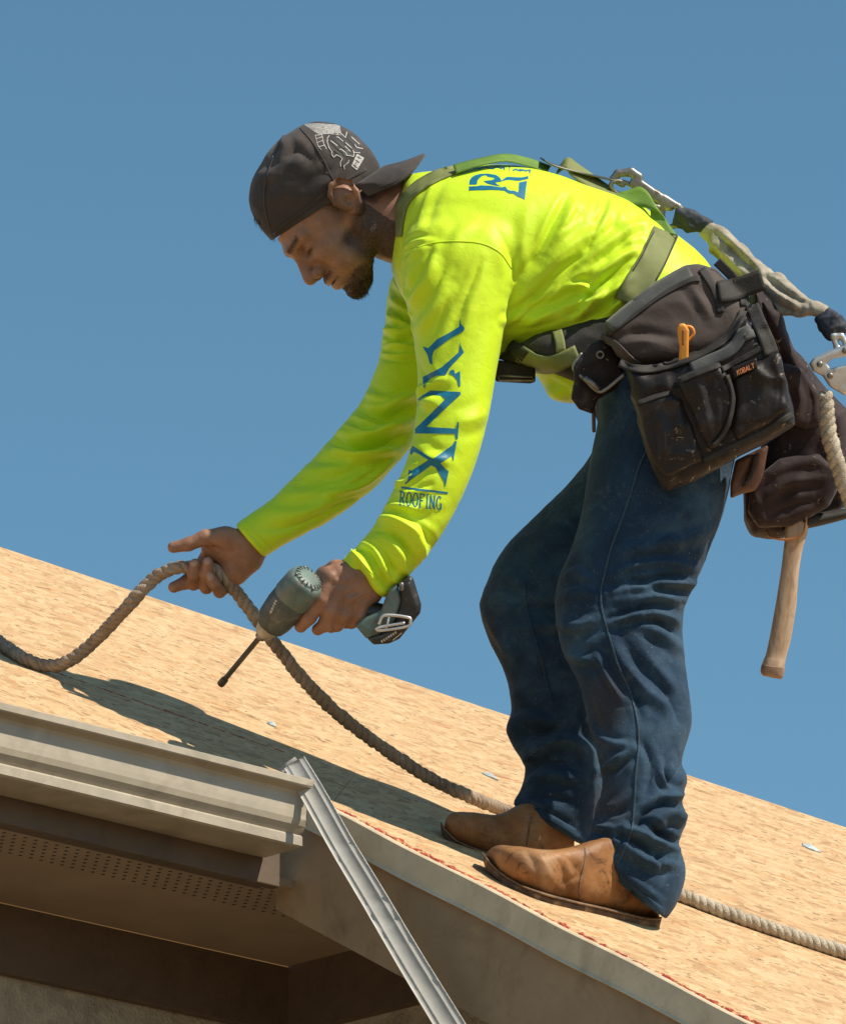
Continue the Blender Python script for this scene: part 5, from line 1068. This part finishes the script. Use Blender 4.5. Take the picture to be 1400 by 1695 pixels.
# utility knife in the bag
KN = empty('utility_knife', P([1132, 580, HB - 40]), 'orange utility knife handle sticking out of the black tool bag', 'knife')
M_KN = simple('orange_plastic', (.78, .30, .035), .45, var=.12, vs=80, bstr=.15)
k6 = lambda L: [(980 + x / 5.385, 380 + y / 5.385) for x, y in L]
slab('handle', k6([(765, 1180), (775, 1050), (760, 960), (755, 870), (775, 840), (815, 835), (840, 855), (862, 900), (858, 1000), (855, 1180)]), HB - 46, 7, 4, M_KN, KN, 1.6, (0, 0), 1)
rp = [(*p, HB - 46) for p in k6([(835, 860), (880, 870), (903, 905), (900, 935), (875, 965), (856, 985)])]; V, F = tube(P(resample(crom(rp, 5), 3)), .0024, 8); mesh('hang_loop', V, F, M_KN, KN)
slab('slider_slot', k6([(800, 890), (822, 892), (820, 1030), (798, 1030)]), HB - 53, 2, 1, simple('dark_orange_slot', (.30, .12, .03), .5, bstr=0), KN, 1.4, (0, 0), 0)

# hammer hanging in the loop
HM_ = empty('hammer', P([1298, 990, BF_ - 20]), 'hammer hanging by its pale wooden handle from the rear tool bag', 'hammer')
def woodx():
    m, nt, bs = newmat('hickory'); v = coord(nt, (90, 90, 8)); c = ramp(nt, noise(nt, v, 1.0, 5, .6, .8), [(.3, (.30, .19, .115)), (.55, (.46, .32, .205)), (.75, (.52, .39, .27))])
    v2 = coord(nt); d = ramp(nt, noise(nt, v2, 30, 6, .7), [(.58, (0, 0, 0)), (.72, (.8,) * 3)]); nt.links.new(mixc(nt, d, c, (.12, .075, .05)), bs.inputs['Base Color']); bs.inputs['Roughness'].default_value = .6; bump(nt, bs, noise(nt, v, 1, 4), .3, .001); return m
M_WOOD = woodx()
hz_ = BF_ - 22
V, F = loft([(1300, 858, 1338, 862, hz_ + 4, 12), (1299, 880, 1335, 884, hz_, 13), (1296, 910, 1327, 912, hz_, 13), (1291, 950, 1321, 952, hz_ - 3, 13), (1283, 1000, 1317, 1004, hz_ - 6, 14), (1274, 1050, 1309, 1054, hz_ - 10, 15), (1267, 1082, 1301, 1086, hz_ - 12, 16), (1263, 1092, 1299, 1096, hz_ - 13, 17), (1259, 1104, 1297, 1110, hz_ - 14, 18), (1259, 1113, 1295, 1120, hz_ - 14, 17), (1263, 1118, 1291, 1123, hz_ - 14, 13)], 6, 28, 2.6)
hdl = mesh('handle', P(V), F, M_WOOD, HM_)
V, F = loft([(1260, 1100, 1298.5, 1105, hz_ - 14, 18.5), (1258, 1108, 1297, 1114, hz_ - 14, 19), (1259, 1115, 1295, 1121, hz_ - 14, 18), (1263, 1119, 1291, 1124.5, hz_ - 14, 13.5)], 5, 28, 2.6); mesh('worn_grip_end', P(V), F, simple('dark_grip_end', (.27, .165, .105), .7, var=.3, vs=60, bstr=.4, bscale=200), HM_)
V, F = loft([(1285, 856, 1350, 866, hz_ + 12, 16), (1287, 836, 1350, 846, hz_ + 14, 17)], 2, 20, 3); mesh('head', P(V), F, M_STEEL, HM_)

# ------------------------------------------------------------------ safety harness
def webmat(name, c1, c2):
    m, nt, bs = newmat(name); v = coord(nt)
    c = ramp(nt, noise(nt, v, 20, 5), [(.3, c1), (.7, c2)]); f = noise(nt, v, 900, 2)
    nt.links.new(mixc(nt, .6, c, ramp(nt, f, [(.35, (.6,) * 3), (.65, (1,) * 3)]), 'MULTIPLY'), bs.inputs['Base Color']); bs.inputs['Roughness'].default_value = .7; bump(nt, bs, f, .6, .001); return m
M_HARN = webmat('olive_webbing', (.15, .17, .04), (.245, .265, .08))
M_HGREEN = webmat('green_webbing', (.10, .20, .015), (.17, .30, .03))
HAR = empty('safety_harness', P([900, 400, zc(400)]), 'olive green webbing safety harness worn over the yellow shirt', 'safety harness')
TS = [T_SHIRT, T_PAD]
on('shoulder_strap', [(661, 392), (661, 375), (663, 358), (669, 334), (690, 311), (725, 291), (767, 277)], [9, 14, 17, 18, 18, 16, 12], [T_SHIRT], M_HARN, HAR, 3, .0022, 6)
zt_ = zc(400)
def strip3(name, pts, mat, parent, th=.002):
    """pts rows: (x,y,z, dx,dy,dz) centre and half width vector"""
    s = crom(pts, 8); rows = [[q[:3] + q[3:6] * k for k in (-1, -.5, 0, .5, 1)] for q in s]; V, F = ribbon(P(np.array(rows)), th); return mesh(name, V, F, mat, parent)
strip3('shoulder_strap', [(752, 281, zt_ - 80, 2, 7, -12), (790, 270, zt_ - 66, 0, 6, -18), (835, 262, zt_ - 46, 0, 6, -21), (872, 269, zt_ - 26, -2, 6, -21), (908, 281, zt_ - 8, -3, 5, -20)], M_HGREEN, HAR)
strip3('crossing_strap', [(925, 280, zt_ - 4, -4, 8, -18), (938, 271, zt_ - 8, -2, 9, -18), (952, 283, zt_ - 12, -6, 9, -18), (990, 310, zt_ - 26, -8, 8, -20), (1020, 326, zt_ - 34, -6, 5, -22)], M_HARN, HAR)
strip3('back_strap', [(1015, 325, zt_ - 36, -5, 4, -22), (1040, 328, zt_ - 50, 0, 12, -20), (1064, 327, zt_ - 62, 4, 17, -17), (1083, 340, zt_ - 78, 8, 14, -14), (1090, 362, zt_ - 92, 14, 6, -8), (1098, 386, zt_ - 112, 22, 3, -4)], M_HGREEN, HAR)
on('waist_strap', [(1101, 384), (1093, 402), (1080, 430), (1064, 458), (1040, 505)], [44, 44, 46, 50, 50], [T_SHIRT], M_HARN, HAR, 4, .0024, 8)
for d_ in (-19, 19):
    on('strap_stitching', [(1101 + d_, 386 + d_ * .15), (1093 + d_, 404 + d_ * .3), (1080 + d_, 432 + d_ * .35), (1066 + d_, 456 + d_ * .4)], 2, [bvh([o for o in COL.objects if o.name.startswith('waist_strap')][-1])], M_WEBB, HAR, .4, .0006, 3)
TB3 = [bvh([o for o in COL.objects if o.name == 'belt_band'][0]), T_SHIRT]
on('leg_strap', px5([(140, 385), (200, 420), (270, 425), (365, 385)]), 28, TB3, M_HARN, HAR, 4, .0024, 6)
on('leg_strap', px5([(285, 300), (295, 340), (300, 380)]), 16, TB3, M_HARN, HAR, 3, .0024, 5)
on('leg_strap', px5([(100, 355), (130, 375), (160, 400)]), 22, TB3, M_WEBB, HAR, 5, .0024, 5)
# dorsal plate and ring
strip3('dorsal_plate', [(896, 264, zt_ - 10, 3, 2, -24), (915, 274, zt_ - 10, 3, 2, -26), (960, 287, zt_ - 12, 2, 1, -16), (1010, 298, zt_ - 14, 2, 1, -12), (1024, 303, zt_ - 14, 2, 1, -8)], simple('dark_steel', (.13, .125, .11), .35, .8, bstr=.2), HAR, .0026)
ring('d_ring', (1036, 316, zt_ - 16), 22, 4, M_STEEL, HAR, 1.25, .55, .45, .3)

# ------------------------------------------------------------------ lanyard
LAN = empty('lanyard', P([1240, 450, zt_ - 40]), 'shock absorbing lanyard with pale fabric sleeve clipped behind his back', 'lanyard')
lzz = zt_ - 18
def sdfo(name, fn, lo, hi, h, mat, parent, it=1): return sdf_obj(name, fn, lo, hi, h, mat, parent, it)
def hook(p):
    d = chain(p, [(1030, 306, lzz, 5), (1014, 296, lzz, 5.5), (1022, 287, lzz, 6.5), (1044, 285, lzz, 7.5), (1056, 293, lzz, 8)], 3)
    d = smin(d, chain(p, [(1052, 304, lzz, 11), (1085, 325, lzz, 9.5), (1108, 342, lzz, 8)], 4), 4)
    d = smin(d, chain(p, [(1094, 335, lzz, 8), (1095, 360, lzz, 5), (1104, 378, lzz, 4.5)], 3), 4)
    d = smin(d, chain(p, [(1098, 328, lzz, 7), (1122, 342, lzz, 5.5), (1136, 356, lzz, 5)], 3), 3)
    d = smin(d, chain(p, [(1104, 378, lzz, 4.5), (1120, 372, lzz, 5), (1136, 356, lzz, 5)], 3), 2)
    return smax(d, np.abs(p[:, 2] - lzz) - 6.5, 3)
sdfo('snap_hook', hook, (1000, 272, lzz - 14), (1150, 392, lzz + 14), 1.7, M_STEEL, LAN)
V, F = tube(P(resample(crom([(1030, 322, lzz - 4), (1048, 330, lzz - 4), (1070, 338, lzz - 4), (1092, 344, lzz - 4)], 4), 4)), .005, 8); mesh('hook_gate', V, F, M_STEEL, LAN)
M_NAVY = webmat('navy_webbing', (.012, .016, .026), (.03, .036, .055))
V, F = loft([(1112, 372, 1120, 344, lzz, 8), (1136, 384, 1140, 346, lzz, 10), (1156, 386, 1166, 358, lzz, 12), (1170, 384, 1180, 366, lzz, 11)], 6, 24); me = remesh(P(V), F, .0022); smoothv(me, 2); o = bpy.data.objects.new('webbing_loop', me); me.materials.append(M_NAVY); me.polygons.foreach_set('use_smooth', [True] * len(me.polygons)); link(o, LAN); crumple(me, 3.0, 40, None, seed=4); crumple(me, 1.2, 90, None, seed=5)
def slx(nt, v, c):
    d = ramp(nt, noise(nt, v, 30, 6, .65, .6), [(.5, (0, 0, 0)), (.72, (.8,) * 3)]); return mixc(nt, d, c, (.17, .125, .085))
M_SLEEVE = cloth('pale_dirty_sleeve', (.30, .25, .18), (.46, .40, .31), .85, 800., .2, .6, 18., slx)
V, F = loft([(1158, 386, 1164, 366, lzz - 0, 9), (1166, 402, 1184, 370, lzz - 8, 14), (1182, 424, 1206, 382, lzz - 25, 18), (1206, 446, 1232, 408, lzz - 50, 20), (1230, 464, 1252, 430, lzz - 80, 20), (1244, 488, 1274, 446, lzz - 105, 23), (1266, 510, 1296, 456, lzz - 140, 25), (1290, 522, 1318, 478, lzz - 170, 23), (1318, 524, 1338, 496, lzz - 195, 18), (1340, 522, 1352, 500, lzz - 212, 14), (1356, 526, 1370, 506, lzz - 222, 13), (1362, 524, 1368, 512, lzz - 226, 6)], 6, 30)
me = remesh(P(V), F, .0022); smoothv(me, 2); o = bpy.data.objects.new('shock_pack_sleeve', me); me.materials.append(M_SLEEVE); me.polygons.foreach_set('use_smooth', [True] * len(me.polygons)); link(o, LAN); crumple(me, 3.2, 30, None, (1, 1, 1), True, 12); crumple(me, 1.3, 75, None, seed=8); folds(me, [([(1186, 388), (1222, 422), (1252, 450)], 4, -7), ([(1176, 400), (1210, 432), (1242, 462)], 5, 6), ([(1196, 388), (1230, 420), (1258, 446)], 5, 5), ([(1256, 462), (1290, 490), (1330, 512)], 5, 6), ([(1252, 476), (1285, 504), (1318, 518)], 4, -7), ([(1268, 460), (1300, 484), (1336, 502)], 4, -6), ([(1246, 448), (1254, 462), (1246, 484)], 4, -5), ([(1318, 496), (1326, 510), (1320, 524)], 4, -4)])
V, F = loft([(1346, 528, 1366, 510, lzz - 222, 13), (1356, 546, 1384, 516, lzz - 230, 18), (1370, 560, 1397, 532, lzz - 236, 16), (1388, 566, 1400, 548, lzz - 240, 10)], 6, 24); me = remesh(P(V), F, .0022); smoothv(me, 2); o = bpy.data.objects.new('webbing_knot', me); me.materials.append(M_NAVY); me.polygons.foreach_set('use_smooth', [True] * len(me.polygons)); link(o, LAN); crumple(me, 4.5, 34, None, seed=14); crumple(me, 1.5, 90, None, seed=15)
# rope grab on the rope at the right edge
RG = empty('rope_grab', P([1380, 610, lzz - 250]), 'shiny metal rope grab clamped on the pale rope', 'rope grab')
rgz = lzz - 250
def grab(p):
    d = slab_fn(np.array([(1338, 602), (1346, 592), (1372, 580), (1400, 570), (1430, 560), (1430, 650), (1396, 654), (1372, 640), (1360, 622), (1344, 614)]), rgz, 11, 6)(p)
    d = smax(d, -slab_fn(np.array([(1368, 602), (1376, 594), (1398, 590), (1412, 596), (1398, 604), (1374, 610)]), rgz, 30, 2)(p), 2)
    return smin(d, chain(p, [(1384, 572, rgz, 6), (1378, 556, rgz, 5), (1392, 556, rgz, 5), (1402, 572, rgz, 6)], 3), 3)
sdfo('grab_body', grab, (1328, 540, rgz - 18), (1440, 662, rgz + 18), 2.0, M_BRIGHT, RG)
for c in ((1356, 603), (1373, 622), (1398, 580)):
    V, F = tube(P(np.array([(*c, rgz - 9), (*c, rgz - 14), (*c, rgz - 15.5)])), [.0052, .0052, .003], 14); mesh('rivet', V, F, M_STEEL, RG)

# ------------------------------------------------------------------ ropes
def rope_mat(name, a, b, c_):
    m, nt, bs = newmat(name); v = coord(nt)
    c = ramp(nt, noise(nt, v, 22, 6, .7), [(.28, a), (.5, b), (.74, c_)]); f = noise(nt, v, 420, 3)
    nt.links.new(mixc(nt, .7, c, ramp(nt, f, [(.3, (.4,) * 3), (.65, (1,) * 3)]), 'MULTIPLY'), bs.inputs['Base Color']); bs.inputs['Roughness'].default_value = .9; bump(nt, bs, f, 1.0, .002); return m
M_ROPE = rope_mat('dirty_rope', (.23, .16, .11), (.40, .30, .215), (.56, .45, .345)); M_ROPE2 = rope_mat('pale_rope', (.36, .29, .205), (.52, .44, .33), (.64, .56, .44))
def rope(name, pts, rad, mat, label, pitch=.042, fuzz=2600, seed=1):
    c = resample(crom(pts, 10), 3.0); w_ = P(c); m = len(w_); t = np.gradient(w_, axis=0); t /= np.linalg.norm(t, axis=1)[:, None]
    u = np.cross(t[0], [0.2, .9, .1]); u /= np.linalg.norm(u); U_ = []
    for i in range(m): u = u - t[i] * (u @ t[i]); u /= np.linalg.norm(u); U_.append(u.copy())
    U_ = np.array(U_); Vv = np.cross(t, U_); s = np.r_[0, np.cumsum(np.linalg.norm(np.diff(w_, axis=0), axis=1))]
    root = empty(name, w_[m // 2], label, 'rope'); parts = []; cl = []
    for k in range(3):
        a = 2 * np.pi * (s / pitch + k / 3.); path = w_ + (np.cos(a)[:, None] * U_ + np.sin(a)[:, None] * Vv) * rad * .44 + np.stack([vnoise(w_ * 90 + k * 7 + j * 31) for j in range(3)], 1) * rad * .09; cl.append(path)
        parts.append(tube(path, rad * .60 * (1 + .12 * vnoise(np.stack([s * 60, s * 0 + k, s * 0 + seed], 1))), 9))
    V, F = join(parts); o = mesh('twisted_strands', V, F, mat, root)
    N = getN(o.data); W = getV(o.data); rs = np.random.default_rng(seed); i = rs.integers(0, len(W), fuzz); hairs('fuzz', W[i], N[i], .0055, .00035, np.zeros(3), root, seed, mat)
    return root
r8 = lambda x, y, k=11: (x, y, Pinv(rf(x, y, k / 1000.))[2])
rope('safety_rope', [r8(-420, 880), r8(-300, 930), r8(-160, 980), r8(-60, 1028), r8(0, 1064), (40, 1090, rz(40, 1098) - 30), (82, 1103, rz(82, 1112) - 40), (118, 1092, rz(82, 1112) - 60), (160, 1058, 130), (210, 1005, 60), (255, 958, FZ + 10), (290, 940, FZ - 3), (322, 940, FZ - 2), (350, 941, FZ - 2), (372, 956, FZ - 3), (395, 985, FZ + 8), (425, 1025, FZ + 20), (460, 1072, FZ + 40), (505, 1128, FZ + 70), (560, 1182, FZ + 110), (630, 1235, FZ + 150), (710, 1287, FZ + 180), (780, 1320, FZ + 190), (832, 1340, rz(832, 1350) - 50), (900, 1368, rz(900, 1380) - 30)], .0114, M_ROPE, 'dirty twisted safety rope lifted in his far hand and running down to the boots')
rope('safety_rope', [r8(1060, 1462), r8(1125, 1482), r8(1180, 1503), r8(1260, 1532), r8(1330, 1555), r8(1400, 1578), r8(1500, 1606)], .0122, M_ROPE2, 'pale twisted rope lying on the sheathing behind the near boot', .04, 1400, 2)
rope('grab_rope', [(1366, 652, rgz - 4), (1368, 690, rgz - 6), (1374, 730, rgz - 6), (1388, 775, rgz), (1404, 820, rgz + 6), (1425, 870, rgz + 10)], .0135, M_ROPE2, 'pale twisted rope hanging down from the metal rope grab', .042, 900, 3)

# ------------------------------------------------------------------ impact driver
DR = empty('cordless_driver', P([500, 1000, NZ]), 'teal and black cordless impact driver held in his near hand', 'power drill')
M_TEAL = simple('teal_plastic', (.095, .15, .132), .5, var=.3, vs=50, bstr=.35, bscale=300, dirt=(.17, .165, .14), dscale=40, dth=(.48, .68))
M_BLK = simple('black_rubber', (.022, .022, .021), .5, var=.3, vs=50, bstr=.3, bscale=300, dirt=(.10, .085, .07), dscale=50, dth=(.56, .7))
M_GREYG = simple('dark_grey_casing', (.065, .08, .074), .5, var=.3, vs=50, bstr=.3, bscale=300, dirt=(.16, .14, .11), dscale=45, dth=(.54, .68))
M_COLLAR = simple('cast_collar', (.42, .37, .28), .5, .3, var=.25, vs=60, bstr=.3)
A0 = np.array([437, 1047, NZ + 18.]); A1 = np.array([517, 950, NZ - 52.]); ax = (A1 - A0); LA = np.linalg.norm(ax); ax /= LA
n1 = np.cross(ax, [0, 0, 1.]); n1 /= np.linalg.norm(n1); n2 = np.cross(ax, n1)
def lathe(prof, n=28, sq=0.0):
    th = np.linspace(0, 2 * np.pi, n, endpoint=False); rings = []
    for t_, r_ in prof:
        rr = r_ * (1 + sq * np.cos(th * 4)); rings.append(A0 + ax * t_ + np.outer(np.cos(th) * rr, n1) + np.outer(np.sin(th) * rr, n2))
    return rings_to_mesh(rings)
def latho(name, prof, mat, sq=0.0, n=32, parent=DR): V, F = lathe(prof, n, sq); o = mesh(name, P(V), F, mat, parent); bevel(o, .001, 2); return o
latho('front_housing', [(14, 20), (20, 27), (34, 31), (62, 34), (84, 34), (85, 33)], M_GREYG, -.02)
latho('motor_housing', [(84, 33.5), (88, 35.5), (118, 34.5), (128, 32), (132, 27)], M_TEAL, -.03)
latho('rear_cap', [(131, 27.5), (134, 26), (136, 22), (136.5, 8)], M_TEAL, -.03)
latho('nose_collar', [(-6, 10), (-3, 15), (10, 19), (18, 23.5), (26, 26), (28, 20)], M_COLLAR)
latho('chuck', [(-14, 7), (-12, 9), (-4, 9.5), (-2, 6)], M_STEEL)
M_VENT = simple('vent_black', (.008, .009, .009), .6, bstr=0)
for k in range(18):
    a = 2 * np.pi * k / 18; c = A0 + ax * 136.0 + (math.cos(a) * n1 + math.sin(a) * n2) * 21.5; d_ = (math.cos(a) * n1 + math.sin(a) * n2); e_ = np.cross(ax, d_)
    V = [c + d_ * i * 3.4 + e_ * j * 1.3 + ax * q for i in (-1, 1) for j in (-1, 1) for q in (-2.5, .6)]; mesh('vent_slot', P(np.array(V)), [(0, 1, 3, 2), (4, 6, 7, 5), (0, 4, 5, 1), (2, 3, 7, 6), (0, 2, 6, 4), (1, 5, 7, 3)], M_VENT, DR, smooth=False)
for k in range(4):
    a = 2 * np.pi * k / 4 + .7; c = A0 + ax * 134.5 + (math.cos(a) * n1 + math.sin(a) * n2) * 25.5; V, F = tube(P(np.array([c - ax * 2, c + ax * 1.6])), .0026, 10); mesh('screw', V, F, M_STEEL, DR)
B0 = np.array([430, 1055, NZ + 24.]); Bd = np.array([364.5, 1134, NZ + 78.]) - B0
V, F = tube(P(np.array([B0 + Bd * k for k in (-.15, 0, .5, .87, .872, .93, .995, 1.0)])), [.0046, .0046, .0046, .0046, .0064, .0068, .0064, .005], 6); mesh('driver_bit', V, F, simple('dark_bit_steel', (.10, .085, .065), .4, .8, bstr=.2), DR, smooth=False)
def grip(p):
    d = chain(p, [(492, 990, NZ - 8, 22), (540, 998, NZ - 4, 20), (590, 1010, NZ, 20), (626, 1020, NZ, 22)], 8); return d
sdfo('grip', grip, (460, 955, NZ - 40), (660, 1055, NZ + 35), 2.2, M_BLK, DR)
sdfo('trigger', lambda p: chain(p, [(486, 1012, NZ + 2, 9), (508, 1024, NZ + 2, 9)], 4), (470, 996, NZ - 14), (524, 1040, NZ + 16), 1.8, M_BLK, DR)
d2 = lambda L: [(250 + x / 2.917, 850 + y / 2.917) for x, y in L]
slab('foot', d2([(985, 540), (1030, 500), (1110, 465), (1150, 360), (1190, 335), (1210, 420), (1180, 520), (1100, 590), (1040, 605)]), NZ - 4, 36, 9, M_TEAL, DR, 2.2)
slab('battery', d2([(1040, 600), (1110, 575), (1180, 520), (1205, 420), (1195, 335), (1245, 300), (1265, 310), (1305, 440), (1300, 480), (1200, 605), (1150, 628), (1075, 633)]), NZ - 2, 40, 10, M_BLK, DR, 2.2)
slab('battery_ridge', d2([(1205, 345), (1250, 325), (1290, 440), (1285, 470), (1225, 450)]), NZ - 34, 10, 4, M_BLK, DR, 2.0)
slab('battery_latch', d2([(1195, 335), (1218, 330), (1224, 372), (1204, 378)]), NZ - 38, 7, 3, M_STEEL, DR, 1.8)
cp = [(*q, NZ - 48) for q in d2([(1100, 535), (1128, 492), (1240, 502), (1252, 520), (1235, 545), (1105, 565), (1100, 550), (1225, 528)])]
V, F = tube(P(resample(crom(cp, 5), 3)), .0028, 8); mesh('belt_clip', V, F, M_BRIGHT, DR)
V, F = tube(P(np.array([(*q, NZ - 48) for q in d2([(1150, 498), (1135, 560)])])), .0024, 8); mesh('belt_clip', V, F, M_BRIGHT, DR)
T_BAT = bvh([o for o in COL.objects if o.name == 'battery'][0]); T_FH = bvh([o for o in COL.objects if o.name == 'front_housing'][0])
M_WHITE = simple('worn_white_print', (.55, .52, .46), .5, var=.3, vs=200, bstr=0)
mk = []
for k in range(7): mk += stroke_polys(d2([(1112 + k * 11, 614 - k * 7), (1118 + k * 11, 622 - k * 7)]), 1.4) + stroke_polys(d2([(1117 + k * 11, 611 - k * 7), (1112 + k * 11, 622 - k * 7)]), 1.0)
for k in range(4): mk += stroke_polys(d2([(1168 + k * 11, 612 - k * 9), (1176 + k * 11, 604 - k * 9)]), 1.6)
decal('battery_lettering', mk, [T_BAT], M_WHITE, DR, .7, 3)
mk = []
for k in range(5): mk += stroke_polys(d2([(600 - k * 6, 418 + k * 13), (607 - k * 6, 426 + k * 13)]), 1.6) + stroke_polys(d2([(606 - k * 6, 420 + k * 13), (598 - k * 6, 430 + k * 13)]), 1.2)
decal('housing_lettering', mk, [T_FH], M_WHITE, DR, .7, 3)

# small scraps on the sheathing
M_SCRAP = simple('pale_blue_scrap', (.42, .50, .53), .6, var=.15, vs=90, bstr=.3)
for k, (x, y, s_, lb) in enumerate(((810, 1284, 10, 'small pale blue scrap lying left of the far trouser leg'), (1340, 1403, 13, 'pale scrap near the right end of the sheathing'), (450, 1199, 6, 'tiny pale blue scrap above the gutter shadow'))):
    rs = np.random.default_rng(k + 20); c = rf(x, y, .002); n = 9; pts = [c + (E * math.cos(a) * 1.0 + US * math.sin(a) * 2.2) * s_ / 1000. * (.6 + .6 * rs.random()) for a in np.linspace(0, 2 * np.pi, n, endpoint=False)]
    V = [p + RN * .001 * rs.random() for p in pts] + [c + RN * .006] + [p - RN * .0015 for p in pts]; F = [(i, (i + 1) % n, n) for i in range(n)] + [(i, n + 1 + i, n + 1 + (i + 1) % n, (i + 1) % n) for i in range(n)] + [tuple(range(2 * n, n, -1))]
    tag(mesh('plastic_scrap', V, F, M_SCRAP, None, smooth=False), lb, 'scrap', 'scraps on the sheathing')
